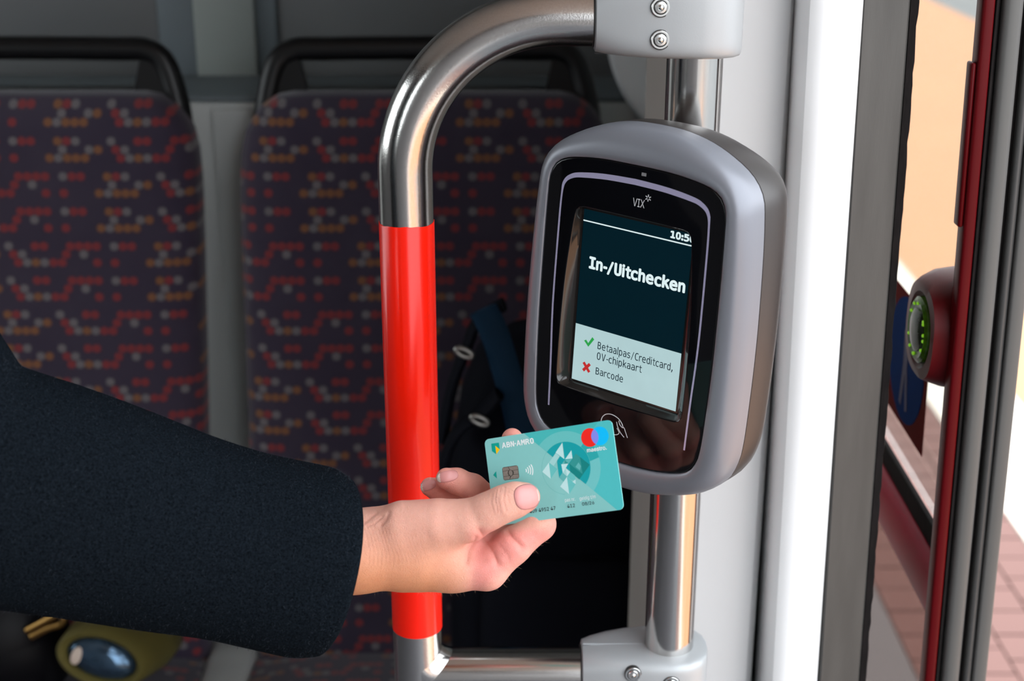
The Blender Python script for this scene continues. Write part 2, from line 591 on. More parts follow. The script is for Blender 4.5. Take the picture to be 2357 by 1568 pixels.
def back_strip(name, px0, px1, mat, y0, y1):
    a = at(px0, 90, 2.0)[0]; b = at(px1, 90, 2.0)[0]
    return wallbox(name, a, b, y0, y1, 1.092, 2.245, mat, bevel=0.002)
back_strip('window_1', -700, 366, M['window_dark'], 2.0, 2.03)
back_strip('trim_2', 368, 452, M['ledge'], 1.995, 2.03)
back_strip('trim_3', 454, 592, M['pillar'], 1.985, 2.03)
back_strip('trim_4', 594, 640, M['ledge'], 1.995, 2.03)
back_strip('window_2', 642, 1560, M['window_dark'], 2.0, 2.03)
wallbox('wall_side', 0.245, 0.275, 1.045, 2.05, 0.0, 2.25, M['grey_wall'])

# column beside the door: grey front panel with a shaded warm-grey flank, white cover, worn metal jamb
def column(name, prof, mat, z0=0.0, z1=2.249, lean=0.0, parent=None, auto=35):
    rings = []
    for z in np.linspace(z0, z1, 7):
        rings.append([(x - lean * (z - 1.05), y, z) for x, y in prof])
    return loft(name, rings, mat, parent, True, True, True, auto)

wall_right = struct(column('wall_right', [(0.1224, 1.268), (0.1224, 1.024), (0.125, 1.0205), (0.135, 1.02), (0.185, 1.0205), (0.197, 1.024),
                                   (0.2035, 1.033), (0.2045, 1.045), (0.2045, 1.268)], M['column_grey']),
                    'light grey column panel behind the steel pole')
column('side_panel', [(0.1195, 1.269), (0.1195, 1.026), (0.1222, 1.026), (0.1222, 1.269)], M['brown_grey'], parent=wall_right)
struct(column('trim_5', [(0.2050, 1.05), (0.2050, 1.008), (0.2058, 0.996), (0.2080, 0.989), (0.2120, 0.986), (0.2180, 0.985), (0.2280, 0.985), (0.2432, 0.985),
                         (0.2436, 0.99), (0.2436, 1.05)], M['white_wall'], lean=LEAN * 0.6), 'bright white cover strip beside the door jamb')
jamb = struct(column('trim_6', [(0.2440, 0.988), (0.2455, 0.9855), (0.2765, 0.990), (0.2780, 0.9915), (0.2780, 1.04), (0.2440, 1.04)], M['jamb'], lean=LEAN * 0.75),
              'worn grey metal door jamb')
rp = []
rr = random.Random(3)
rings = []
for z in np.linspace(0.78, 2.24, 180):
    w = 0.2842 + rr.uniform(-0.0007, 0.0004)
    dx = -LEAN * 0.75 * (z - 1.05)
    rings.append([(0.2782 + dx, 0.9905, z), (w - 0.001 + dx, 0.9895, z), (w + dx, 0.9925, z), (w + dx, 1.02, z), (0.2782 + dx, 1.02, z)])
loft('rubber_seal', rings, M['rubber'], jamb, True, True, True, 30)
box('seal_end', 0.2783, 0.2833, 0.991, 1.02, 0.30, 0.779, M['white_kerb'], jamb, lean=LEAN * 0.75)

# light curved partition edge beyond the right-hand seat
pp = [at(x, y, 1.80) for x, y in ((1392, 60), (1402, 130), (1420, 190), (1450, 245), (1500, 300), (1560, 340))]
rings = []
for p in catmull(pp, 6):
    rings.append([(p[0], 1.80, p[2]), (p[0] + 0.006, 1.79, p[2]), (p[0] + 0.05, 1.785, p[2]), (p[0] + 0.07, 1.80, p[2]), (p[0] + 0.07, 1.815, p[2]), (p[0], 1.815, p[2])])
struct(loft('trim_7', rings, M['white_wall'], None, True, True, True, 50), 'pale curved partition edge beyond the right seat')

# ------------------------------------------------------------------ street outside the door
ZG = -0.35
def ground(name, x0, x1, mat, label, z=ZG, y0=-6, y1=40):
    return struct(box(name, x0, x1, y0, y1, z - 0.05, z, mat), label)
ground('ground', -30, 60, M['asphalt'], 'grey street surface', z=ZG - 0.052, y0=-40, y1=60)
ground('pavement', 0.42, 0.895, M['pale_slab'], 'pale slabs along the tram')
pave = ground('brick_pavement', 0.897, 1.345, M['pink_brick'], 'pink brick pavement', z=ZG - 0.008)
ground('kerb', 1.347, 1.64, M['white_kerb'], 'pale kerb strip', z=ZG + 0.004)
ground('square', 1.642, 4.2, M['orange_pave'], 'sunlit orange paving')
ground('road', 4.202, 60, M['pale_slab'], 'pale far pavement')
bmesh_brick = None
for iy in range(40):
    for ix in range(4):
        x = 0.9 + ix * 0.112
        y = 1.6 + iy * 0.105 + (0.05 if ix % 2 else 0)
        if bmesh_brick is None:
            v, f = box_vf(0, 0.106, 0, 0.099, -0.008, 0.0)
            o = mesh_obj('brick', v, f, M['pink_brick'], pave, keep=False)
            bmesh_brick = o.data
        else:
            o = bpy.data.objects.new('brick', bmesh_brick)
            link(o, pave, False)
        o.location = (x, y, ZG + 0.0005 + 0.0015 * rr.random())
# pale post far across the square
def bollard(name, x, y, h, label):
    pr = [(0.05, 0.0), (0.05, h * 0.8), (0.065, h * 0.82), (0.065, h * 0.88), (0.05, h * 0.9), (0.045, h * 0.97), (0.02, h)]
    rings = [[(x + r * math.cos(2 * math.pi * j / 16), y + r * math.sin(2 * math.pi * j / 16), ZG + z) for j in range(16)] for r, z in pr]
    return tag(loft(name, rings, M['white_kerb']), label, 'bollard')

# ------------------------------------------------------------------ opened red door leaf
door = struct(bpy.data.objects.new('door_1', None), 'opened red tram door leaf with glass, seen along its edge')
col.objects.link(door)
door.location = (0.346, 1.3, 0.1)
XL = 0.3231
def strip(name, x0, x1, y0, y1, mat, z0=0.1, z1=2.2, bev=0.002):
    return box(name, x0, x1, y0, y1, z0, z1, mat, door, bev, 2, LEAN)
strip('red_stile', XL, XL + 0.0085, 0.970, 0.986, M['door_red'])
strip('edge_gasket', XL + 0.0087, XL + 0.0135, 0.974, 1.01, M['rubber'])
strip('edge_profile', XL + 0.0137, XL + 0.0275, 0.968, 1.01, M['alu'], bev=0.004)
strip('gasket_bead', XL + 0.0092, XL + 0.0112, 0.9715, 0.974, M['rubber'], bev=0.0006)
strip('groove_seal', XL + 0.0277, XL + 0.0335, 0.978, 1.01, M['rubber'])
strip('rounded_bead', XL + 0.0315, XL + 0.0375, 0.971, 1.01, M['alu_dark'], bev=0.0025)
strip('outer_profile', XL + 0.0378, XL + 0.049, 0.969, 1.01, M['alu'], bev=0.002)
strip('glazing', XL + 0.018, XL + 0.024, 1.011, 1.70, M['tinted_glass'], 0.908, 2.2, 0)
strip('lower_glazing', XL + 0.018, XL + 0.024, 1.011, 1.70, M['shade_glass'], 0.12, 0.837, 0)
strip('far_stile', XL, XL + 0.046, 1.701, 1.75, M['door_red'])
strip('rail_gasket', XL + 0.012, XL + 0.017, 0.9875, 1.70, M['rubber'], 0.886, 0.9075, 0.001)
# rounded horizontal rail
rings = []
for y in (0.9875, 1.70):
    rings.append([(XL + 0.0115 + 0.0105 * math.cos(a) - LEAN * (0.863 - 1.05), y, 0.863 + 0.025 * math.sin(a)) for a in np.linspace(0, 2 * math.pi, 28, endpoint=False)])
M['rail_red'] = plain('crimson_rail_paint', (0.30, 0.008, 0.030), 0.4, var=0.05, spec=0.2)
loft('red_rail', rings, M['rail_red'], door)
# slim red grip on the stile
g0, g1 = at(2240, 130, 1.0)[2], at(2215, 500, 1.0)[2]
box('slim_grip', XL - 0.0038, XL - 0.0002, 0.972, 0.984, g1, g0, M['door_red'], door, 0.0015, 2, LEAN)
# square sticker with blue disc and walking figure on the glass
def on_leaf(y, z, off):
    return (XL + 0.0178 - off - LEAN * (z - 1.05), y, z)
def leaf_poly(name, poly, off, th, mat, parent=None):
    n = len(poly)
    v = [on_leaf(y, z, off) for y, z in poly] + [on_leaf(y, z, off + th) for y, z in poly]
    f = [tuple(range(n - 1, -1, -1)), tuple(range(n, 2 * n))] + [(i, (i + 1) % n, n + (i + 1) % n, n + i) for i in range(n)]
    return mesh_obj(name, v, f, mat, parent or door)
st = leaf_poly('sticker', [(1.083, 0.941), (1.23, 0.941), (1.23, 1.060), (1.083, 1.060)], 0.0001, 0.0006, M['stick_red'])
leaf_poly('sticker_disc', circle(1.148, 1.002, 0.056, 40), 0.0008, 0.0003, M['stick_blue'], st)
leaf_poly('figure', circle(1.147, 1.039, 0.008, 16), 0.0012, 0.0003, M['stick_white'], st)
leaf_poly('figure', [(1.140, 1.028), (1.156, 1.028), (1.154, 0.998), (1.160, 0.960), (1.154, 0.958), (1.147, 0.990), (1.140, 0.958), (1.134, 0.960), (1.142, 0.998)], 0.0012, 0.0003, M['stick_white'], st)
# button housing with a green lit push button
bc = (XL - LEAN * 0.03 + 0.008, 1.019, 1.078)
def xring(x, ry, rz, n=40, e=2.6, oy=0.0):
    out = []
    for a in np.linspace(0, 2 * math.pi, n, endpoint=False):
        ca, sa = math.cos(a), math.sin(a)
        out.append((x, bc[1] + oy + ry * math.copysign(abs(ca) ** (2 / e), ca), bc[2] + rz * math.copysign(abs(sa) ** (2 / e), sa)))
    return out
hs = loft('button_housing', [xring(bc[0] + 0.012, 0.046, 0.045, oy=0.006), xring(bc[0] - 0.004, 0.044, 0.043, oy=0.005), xring(bc[0] - 0.014, 0.040, 0.039, oy=0.003), xring(bc[0] - 0.0195, 0.037, 0.036),
                             xring(bc[0] - 0.020, 0.030, 0.0300, e=2), xring(bc[0] - 0.016, 0.0275, 0.0275, e=2)], M['door_red'], door, auto=60)
M['led_ring'] = plain('green_translucent_ring', (0.05, 0.13, 0.008), 0.15, var=0.9, nscale=200, spec=0.3)
M['led_dot'] = emis('lit_green_led', (0.35, 0.85, 0.03), 0.45)
M['led_cap'] = plain('clear_grey_cap', (0.03, 0.05, 0.025), 0.08, var=0.9, nscale=150, spec=0.4)
pb = loft('push_button', [xring(bc[0] - 0.0155, 0.0265, 0.0265, e=2), xring(bc[0] - 0.0205, 0.0255, 0.0255, e=2), xring(bc[0] - 0.0225, 0.0225, 0.0225, e=2), xring(bc[0] - 0.0215, 0.018, 0.018, e=2)], M['led_ring'], hs)
loft('button_cap', [xring(bc[0] - 0.0205, 0.0172, 0.0172, e=2), xring(bc[0] - 0.0225, 0.0165, 0.0165, e=2), xring(bc[0] - 0.0240, 0.012, 0.012, e=2), xring(bc[0] - 0.0245, 0.004, 0.004, e=2)], M['led_cap'], hs)
for i in range(12):
    a = rr.uniform(0, 2 * math.pi); rad_ = rr.choice((0.0205, 0.0205, 0.0195))
    y, z = bc[1] + rad_ * math.cos(a), bc[2] + rad_ * math.sin(a)
    rings = [[(bc[0] + dx, y + r * math.cos(t), z + r * math.sin(t)) for t in np.linspace(0, 2 * math.pi, 10, endpoint=False)] for dx, r in ((-0.021, 0.0014), (-0.0229, 0.0012), (-0.0233, 0.0005))]
    loft('led', rings, M['led_dot'], hs)

# ------------------------------------------------------------------ seats
def make_seat(xl_top, xr_top, xl_bot, xr_bot, label, handle):
    """upholstered seat: backrest, cushion, shell and black grab handle"""
    cx = (xl_top + xr_top) / 2
    t = thing('tram_seat', label, 'seat', (cx, 1.5, 0.0), 'dotted tram seats')
    z0, z1 = 0.40, 1.128
    def yb(z):
        return 1.60 + (z - 0.45) * 0.17
    # outline of the backrest, rounded upper corners
    rows = []
    zs = [z0, 0.45, 0.55, 0.7, 0.85, 0.95, 1.02, 1.06, 1.085, 1.100, 1.112, 1.120, 1.125, z1]
    ins = [0, 0, 0, 0, 0, 0, 0.001, 0.004, 0.010, 0.018, 0.027, 0.038, 0.049, 0.066]
    n = 40
    rings = []
    for z, i in zip(zs, ins):
        k = (z - z0) / (z1 - z0)
        a = xl_bot + (xl_top - xl_bot) * k + i
        b = xr_bot + (xr_top - xr_bot) * k - i
        r = []
        for j in range(n):
            u = j / (n - 1)
            x = a + (b - a) * u
            bulge = 0.030 * (1 - abs(2 * u - 1) ** 5) ** 0.5 if 0 < u < 1 else 0
            wing = 0.012 * abs(2 * u - 1) ** 3
            top = max(0.0, (z - 1.09) / 0.045)
            r.append((x, yb(z) - bulge * (1 - 0.8 * top ** 2) - wing * (1 - top), z))
        for j in range(n - 1, -1, -1):
            u = j / (n - 1)
            x = a + (b - a) * u
            r.append((x, yb(z) + 0.022, z))
        rings.append(r)
    loft('backrest', rings, M['fab_back'], t, auto=70)
    rings = []
    for z, i in zip(zs, ins):
        k = (z - z0) / (z1 - z0)
        a = xl_bot + (xl_top - xl_bot) * k + i + 0.0
        b = xr_bot + (xr_top - xr_bot) * k - i - 0.0
        rings.append([(a, yb(z) + 0.023, z), (b, yb(z) + 0.023, z), (b - 0.01, yb(z) + 0.05, z), (a + 0.01, yb(z) + 0.05, z)])
    loft('back_shell', rings, M['black_plastic'], t, auto=40)
    # cushion
    rings = []
    for y, zt, i in ((1.60, 0.430, 0.0), (1.55, 0.440, 0), (1.45, 0.448, 0), (1.30, 0.452, 0.0), (1.22, 0.448, 0.004), (1.185, 0.432, 0.012), (1.175, 0.405, 0.02)):
        a, b = xl_bot + i, xr_bot - i
        r = []
        for j in range(24):
            u = j / 23
            r.append((a + (b - a) * u, y, zt + 0.014 * (1 - abs(2 * u - 1) ** 4) - 0.014))
        r += [(b, y, 0.36), (a, y, 0.36)]
        rings.append(r)
    loft('cushion', rings, M['fab_seat'], t, auto=60)
    box('pedestal', cx - 0.12, cx + 0.12, 1.25, 1.58, 0.0, 0.359, M['black_plastic'], t, 0.01)
    # grab handle
    hb, ht, wb, wt = 1.105, 1.176, (xr_top - xl_top) / 2 - 0.028, handle
    def P(x, z):
        return (cx + x, yb(z) + 0.026, z)
    path = catmull([P(-wb, hb - 0.03), P(-wb + 0.002, hb), P(-wt - 0.022, ht - 0.02), P(-wt, ht - 0.002), P(-wt + 0.04, ht), P(0, ht + 0.001), P(wt - 0.04, ht), P(wt, ht - 0.002),
                    P(wt + 0.022, ht - 0.02), P(wb - 0.002, hb), P(wb, hb - 0.03)], 6)
    rad = [0.0145] * len(path)
    tube('grab_handle', path, rad, M['black_plastic'], t, 16)
    for s in (-1, 1):   # gusset plate inside the handle corner
        poly = [(s * (wb - 0.004), hb + 0.005), (s * (wt + 0.012), ht - 0.014), (s * (wt - 0.008), ht - 0.012), (s * (wt - 0.02), 1.115), (s * (wt - 0.02), hb)]
        v = [P(x, z) for x, z in poly]
        v = [(a, b - 0.008, c) for a, b, c in v] + [(a, b + 0.008, c) for a, b, c in v]
        m = len(poly)
        f = [tuple(range(m - 1, -1, -1)), tuple(range(m, 2 * m))] + [(i, (i + 1) % m, m + (i + 1) % m, m + i) for i in range(m)]
        mesh_obj('handle_gusset', v, f, M['black_plastic'], t)
    return t
make_seat(-0.332, 0.123, -0.330, 0.118, 'dotted purple fabric seat partly hidden behind the red handrail', 0.162)
make_seat(-0.835, -0.379, -0.832, -0.392, 'dotted purple fabric seat at the left behind the coat sleeve', 0.162)
# grey divider between the two seats
struct(box('trim_8', -0.3915, -0.3305, 1.17, 1.695, 0.0, 0.432, M['grey_wall'], None, 0.01), 'light grey divider between the seats')
struct(box('trim_9', -0.386, -0.333, 1.808, 1.819, 0.0, 1.09, M['grey_wall'], None, 0.004), 'light grey upright behind the gap between the seats')

# ------------------------------------------------------------------ bags lying on the seats
def sup_ring(c, rx, ry, z, e=3.0, n=40):
    out = []
    for a in np.linspace(0, 2 * math.pi, n, endpoint=False):
        ca, sa = math.cos(a), math.sin(a)
        out.append((c[0] + rx * math.copysign(abs(ca) ** (2 / e), ca), c[1] + ry * math.copysign(abs(sa) ** (2 / e), sa), z))
    return out
bp = thing('backpack', 'dark navy backpack with blue straps on the seat behind the card reader', 'backpack', (0.045, 1.42, 0.452))
bx, by = 0.045, 1.43
rings = [sup_ring((bx, by), rx, ry, z) for rx, ry, z in ((0.085, 0.075, 0.453), (0.108, 0.098, 0.458), (0.115, 0.105, 0.50), (0.116, 0.108, 0.65), (0.112, 0.10, 0.78), (0.10, 0.088, 0.86), (0.082, 0.066, 0.905), (0.05, 0.035, 0.928))]
loft('body', rings, M['bag_navy'], bp, auto=60)
rings = [sup_ring((bx + 0.01, by - 0.11), rx, ry, z) for rx, ry, z in ((0.07, 0.02, 0.47), (0.086, 0.034, 0.48), (0.09, 0.038, 0.56), (0.088, 0.034, 0.66), (0.075, 0.022, 0.70), (0.06, 0.01, 0.71))]
loft('front_pocket', rings, M['bag_navy'], bp, auto=60)
def bag_path(pts, Y):
    return catmull([at(x, y, Y) for x, y in pts], 6)
tube('blue_strap', bag_path([(1112, 712), (1135, 760), (1158, 830), (1180, 910), (1200, 1000), (1212, 1080)], 1.33), 0.012, M['bag_blue'], bp, 12, scale=(0.35, 1.2))
tube('shoulder_strap', bag_path([(1160, 700), (1100, 740), (1075, 800), (1050, 860), (1032, 930), (1020, 1010)], 1.345), 0.012, M['bag_navy'], bp, 12, scale=(0.5, 1.3))
tube('shoulder_strap', bag_path([(1150, 905), (1110, 950), (1060, 985), (1030, 1040), (1015, 1130)], 1.32), 0.012, M['bag_navy'], bp, 12, scale=(0.5, 1.3))
for x, y, Y in ((1068, 812, 1.325), (1104, 968, 1.30)):
    c = at(x, y, Y)
    pts = []
    for a in np.linspace(0, 2 * math.pi, 24, endpoint=False):
        pts.append((c[0] + 0.008 * math.cos(a), c[1], c[2] - 0.003 * math.cos(a) + 0.004 * math.sin(a)))
    pts.append(pts[0]); 
    tube('buckle', pts, 0.0028, M['buckle'], bp, 8, cap=False)

hb_c = at(-60, 1450, 1.46)
hb = thing('handbag', 'black leather handbag with a brass zip pull on the left seat', 'handbag', (hb_c[0], 1.5, 0.452))
rings = [sup_ring((hb_c[0] - 0.03, 1.485), rx, ry, z, 2.6) for rx, ry, z in ((0.11, 0.055, 0.453), (0.128, 0.07, 0.462), (0.13, 0.072, 0.52), (0.118, 0.06, 0.57), (0.09, 0.035, 0.60), (0.06, 0.015, 0.61))]
loft('body', rings, M['bag_black'], hb, auto=60)
loft('flap', [sup_ring((hb_c[0] - 0.03, 1.477), rx, ry, z, 2.6) for rx, ry, z in ((0.124, 0.076, 0.535), (0.124, 0.073, 0.56), (0.105, 0.055, 0.59), (0.075, 0.028, 0.612), (0.05, 0.01, 0.618))], M['bag_black'], hb, auto=60)
tube('zip_pull', catmull([at(x, y, 1.425) for x, y in ((62, 1452), (95, 1435), (122, 1420), (138, 1413), (146, 1424), (138, 1438), (112, 1446), (72, 1466))], 5), 0.0042, M['gold'], hb, 10)
tube('handle', catmull([(hb_c[0] - 0.10, 1.485, 0.585), (hb_c[0] - 0.08, 1.485, 0.66), (hb_c[0] - 0.03, 1.485, 0.69), (hb_c[0] + 0.02, 1.485, 0.66), (hb_c[0] + 0.04, 1.485, 0.585)], 6), 0.006, M['bag_black'], hb, 10)

oc = at(238, 1520, 1.42)
ol = thing('olive_pouch', 'olive fabric pouch with a glossy dark oval end below the sleeve', 'pouch', (oc[0], 1.45, 0.452))
# soft tube-shaped pouch that ends in an oval opening towards the viewer
p0, p1 = at(232, 1518, 1.40), at(330, 1432, 1.56)
ax = np.array(p1) - np.array(p0)
e1 = np.array(at(330, 1552, 1.40)) - np.array(at(140, 1492, 1.40)); e1 = e1 / np.linalg.norm(e1)
e2 = np.cross(ax / np.linalg.norm(ax), e1); e2 /= np.linalg.norm(e2)
def oval(c, a, b, n=40):
    return [np.array(c) + a * math.cos(t) * e1 + b * math.sin(t) * e2 for t in np.linspace(0, 2 * math.pi, n, endpoint=False)]
rings = [oval(np.array(p0) + ax * k, a, b) for k, a, b in ((0.03, 0.040, 0.022), (-0.01, 0.0425, 0.0245), (-0.03, 0.0475, 0.029), (0.0, 0.0515, 0.033), (0.12, 0.054, 0.037), (0.5, 0.062, 0.040), (0.8, 0.060, 0.036), (1.0, 0.04, 0.02))]
loft('cover', rings, M['olive'], ol, auto=60)
rings = [oval(np.array(p0) + ax * k, a, b) for k, a, b in ((0.06, 0.041, 0.0235), (0.02, 0.0405, 0.0232), (-0.02, 0.033, 0.018), (-0.04, 0.018, 0.009), (-0.045, 0.003, 0.002))]
M['visor'] = plain('dark_mirror_surface', (0.05, 0.09, 0.14), 0.07, metal=0.7, var=0.9, nscale=45)
loft('glossy_end', rings, M['visor'], ol, auto=60)
M['beige'] = plain('beige_lining', (0.45, 0.36, 0.30), 0.6)
loft('beige_patch', [[np.array(p0) + ax * k + (e1 * (-0.026 + s * 0.5 * u) + e2 * (0.003 + s * 0.9 * w)) for u, w in circle(0, 0, 0.013, 20)] for k, s in ((-0.005, 1.0), (-0.036, 0.9), (-0.042, 0.6))], M['beige'], ol, auto=60)

# ------------------------------------------------------------------ stainless rails
YR = 0.962
RX, LX, RAD = 0.1231, -0.0738, 0.019
ZT, ZB, BR = 1.3202, 0.812, 0.105
tag(tube('stanchion', [(RX, YR, 0.001), (RX, YR, 0.6), (RX, YR, 1.2), (RX, YR, 1.8), (RX, YR, 2.249)], RAD, M['steel_v'], None, 64), 'straight brushed steel pole carrying the card reader', 'pole')

rail = thing('handrail', 'bent steel handrail with a bright red grip section', 'handrail', (LX, YR, 0.0))
path = [(LX, YR, 0.001), (LX, YR, 0.4), (LX, YR, 0.8), (LX, YR, ZT - BR - 0.02)]
for a in np.linspace(0, math.pi / 2, 28):
    path.append((LX + BR - BR * math.cos(a), YR, ZT - BR + BR * math.sin(a)))
path += [(0.04, YR, ZT), (0.07, YR, ZT)]
tube('bent_tube', path, RAD, M['steel_h'], rail, 64)
# red coating with a slightly ragged upper edge
n = 64
rings = []
for k, (z, r) in enumerate(((0.8525, RAD + 0.0001), (0.8527, RAD + 0.00045), (1.0, RAD + 0.00045), (1.1795, RAD + 0.00045), (1.1800, RAD + 0.0001))):
    rg = []
    for j in range(n):
        a = 2 * math.pi * j / n
        zz = z + (0.0005 * math.sin(a * 3) + rr.uniform(-0.0003, 0.0003) if k > 2 else 0)
        rg.append((LX + r * math.cos(a), YR + r * math.sin(a), zz))
    rings.append(rg)
loft('red_grip', rings, M['red_sleeve'], rail, False, False)
tube('cross_tube', [(LX + 0.010, YR, ZB), (-0.02, YR, ZB), (0.04, YR, ZB), (0.075, YR, ZB)], RAD * 0.97, M['steel_t'], rail, 64)
# weld fillet where the cross tube meets the upright
rings = []
for r, off in ((0.0226, -0.0004), (0.0216, 0.0006), (0.0204, 0.0022), (0.0194, 0.0045), (0.0185, 0.0080)):
    rg = []
    for a in np.linspace(0, 2 * math.pi, 72, endpoint=False):
        y = min(abs(r * math.sin(a)), RAD * 0.985)
        rg.append((LX + math.sqrt(RAD * RAD - y * y) + off, YR + math.copysign(y if r > RAD else r * abs(math.sin(a)), math.sin(a)), ZB + r * math.cos(a)))
    rings.append(rg)
loft('weld', rings, M['steel_h'], rail, False, False, True, 60)

def clamp(name, label, zc, screws, flip):
    """two-part silver clamp joining rail and pole"""
    t = thing(name, label, 'clamp', (RX, YR, zc - 0.0245))
    secs = []
    for x, hz, hy, e in ((0.0545, 0.0205, 0.0205, 2.4), (0.0552, 0.0225, 0.0225, 2.6), (0.062, 0.0236, 0.0245, 3.2), (0.075, 0.0243, 0.0275, 4.5), (0.090, 0.0246, 0.030, 6.0), (0.105, 0.0247, 0.0315, 7.0),
                         (0.123, 0.0247, 0.0325, 8.0), (0.136, 0.0247, 0.031, 8.0), (0.1455, 0.0246, 0.0255, 7.0), (0.1505, 0.0243, 0.018, 6.0), (0.1525, 0.0236, 0.010, 5.0), (0.1528, 0.0215, 0.004, 4.0)):
        rg = []
        for a in np.linspace(0, 2 * math.pi, 72, endpoint=False):
            ca, sa = math.cos(a), math.sin(a)
            rg.append((x, YR + hy * math.copysign(abs(ca) ** (2 / e), ca), zc + hz * math.copysign(abs(sa) ** (2 / e), sa)))
        secs.append(rg)
    loft('casting', secs, M['silver'], t, auto=28)
    # parting joint between the two halves
    for s in (1, -1):
        box('joint_line', 0.0555, RX - RAD - 0.0005, YR - 0.0006, YR + 0.0006, zc + s * 0.0243 - 0.0006, zc + s * 0.0243 + 0.0006, M['gap_dark'] if s < 0 else M['silver'], t)
    # collar ring where the tube enters
    rings = [[(0.0535 + dx, YR + r * math.cos(a), zc + r * math.sin(a)) for a in np.linspace(0, 2 * math.pi, 48, endpoint=False)] for dx, r in ((0, 0.0192), (0, 0.0203), (0.002, 0.0205))]
    loft('tube_joint', rings, M['gap_dark'], t, False, False)
    for sx, sz in screws:
        # surface y there
        k = np.interp(sx, [q[0][0] for q in secs], [0.0205, 0.0225, 0.0245, 0.0275, 0.030, 0.0315, 0.0325, 0.031, 0.0255, 0.018, 0.010, 0.004])
        y = YR - k
        def dsk(lst, nm, mat, par, n=28, hexa=False):
            rg = []
            for dy, r in lst:
                m = 6 if hexa else n
                rg.append([(sx + r * math.cos(2 * math.pi * j / m), y - dy, sz + r * math.sin(2 * math.pi * j / m)) for j in range(m)])
            return loft(nm, rg, mat, par, True, True, not hexa, 40)
        sc = dsk(((-0.004, 0.0062), (0.0002, 0.0062), (0.0006, 0.0058), (0.0006, 0.0047), (-0.0004, 0.0044)), 'screw', M['screw'], t)
        dsk(((-0.003, 0.0066), (0.0003, 0.0066), (0.00035, 0.0063)), 'screw_recess', M['gap_dark'], t)
        dsk(((-0.001, 0.0041), (0.0010, 0.0041), (0.0018, 0.0036), (0.0019, 0.0022), (0.0008, 0.0020)), 'screw_head', M['screw'], sc)
        dsk(((0.0000, 0.0019), (0.0016, 0.0019), (0.0024, 0.0012), (0.0027, 0.0004)), 'screw_pin', M['screw'], sc, 14)
    return t
cz = lambda x, y, Y: (float(at(x, y, Y)[0]), float(at(x, y, Y)[2]))
clamp('rail_clamp', 'silver clamp with two screws at the top of the pole', ZT + 0.0005, [cz(1521, 17, 0.931), cz(1520, 92, 0.931)], 1)
clamp('rail_clamp', 'silver clamp at the bottom joining cross tube and pole', ZB, [cz(1457, 1551, 0.933), cz(1545, 1572, 0.931)], -1)

# ------------------------------------------------------------------ card reader
VA = Vector((0.788, -0.615, -0.03)).normalized()
VN = -VA.cross(Vector((-0.06, -0.019, -0.998))).normalized()
VU = VN.cross(VA)
VO = Vector(at_d(1450.8, 712.5, 0.925))
VM = Matrix(((VA.x, VU.x, VN.x, VO.x), (VA.y, VU.y, VN.y, VO.y), (VA.z, VU.z, VN.z, VO.z), (0, 0, 0, 1)))
val = thing('card_reader', 'grey and black public transport card reader with lit screen on the steel pole', 'card reader', matrix=VM)
mm = 0.001
BLK = sym_outline([(0, 96), (25, 95.6), (44, 93.6), (55, 91), (62, 86.5), (65.8, 78), (66.6, 65), (67.2, 40), (67.6, 0), (67.5, -25), (66.8, -50), (65.6, -75), (63, -87), (56, -95.5), (40, -101), (20, -104), (0, -105)])
MAX = sym_outline([(0, 119), (20, 118), (40, 113.5), (58, 105.5), (70, 97), (77.2, 86), (79.6, 72), (81.6, 48), (83.4, 10), (84, -20), (83.8, -50), (83, -76), (80.6, -90), (74.5, -103), (62, -113), (42, -121), (22, -126), (0, -128)])
REC = sym_outline([(0, 62.8), (30, 62.6), (40, 62), (43.5, 58), (46, 40), (48.6, 10), (49.8, -25), (49.8, -52), (49, -60), (45, -63.2), (30, -64), (0, -64.6)])
INN = sym_outline([(0, 60.8), (30, 60.8), (42, 60.7), (43.2, 59.8), (43.4, 40), (43.4, 10), (43.4, -25), (43.4, -52), (43.2, -60), (42, -60.8), (30, -60.8), (0, -60.8)])
def vring(o, z, extra=0.0):
    c = np.array([0, -4.0])
    if extra:
        d = o - c
        o = o + d / np.linalg.norm(d, axis=1)[:, None] * extra
    return [(p[0] * mm, p[1] * mm, z * mm) for p in o]
def vmix(t, z, extra=0.0):
    return vring(BLK * (1 - t) + MAX * t, z, extra)
loft('bezel', [vring(BLK, 3.5, 0.4), vring(BLK, 7.2, 0.5), vring(BLK, 8.0, 1.1), vmix(0.20, 8.3), vmix(0.38, 8.0), vmix(0.55, 7.0), vmix(0.70, 5.3), vmix(0.83, 2.6), vmix(0.92, -0.6), vmix(0.975, -4.0), vmix(1.0, -8.0), vmix(1.015, -17.0), vmix(0.95, -17.3)],
     M['bezel'], val, False, False, True, 50, False)
loft('rear_shell', [vmix(0.90, -17.4), vmix(0.94, -18.3), vmix(0.995, -18.6), vmix(1.005, -20), vmix(1.01, -28), vmix(0.99, -37), vmix(0.92, -45), vmix(0.78, -52), vmix(0.58, -58), vmix(0.30, -62), vring(BLK * 0.5, -64)], M['shell'], val, False, True, True, 50, False)
loft('front_panel', [vring(BLK, 4.5, 0.2), vring(BLK, 6.6, 0.1), vring(BLK, 7.12, -0.5), vring(BLK, 7.15, -1.0), vring(BLK * 0.5 + REC * 0.5, 7.3), vring(REC, 7.2, 0.9), vring(REC, 7.17, 0.4), vring(REC, 6.9)], M['black_gloss'], val, False, False, True, 50, False)
loft('screen_recess', [vring(REC, 6.9, 0.05), vring(REC, 6.3, -0.5), vring(REC * 0.35 + INN * 0.65, 2.2), vring(INN, 1.2), vring(INN, 0.5), vring(INN, 0.3, -6)], M['black_wall'], val, False, False, True, 50, False)
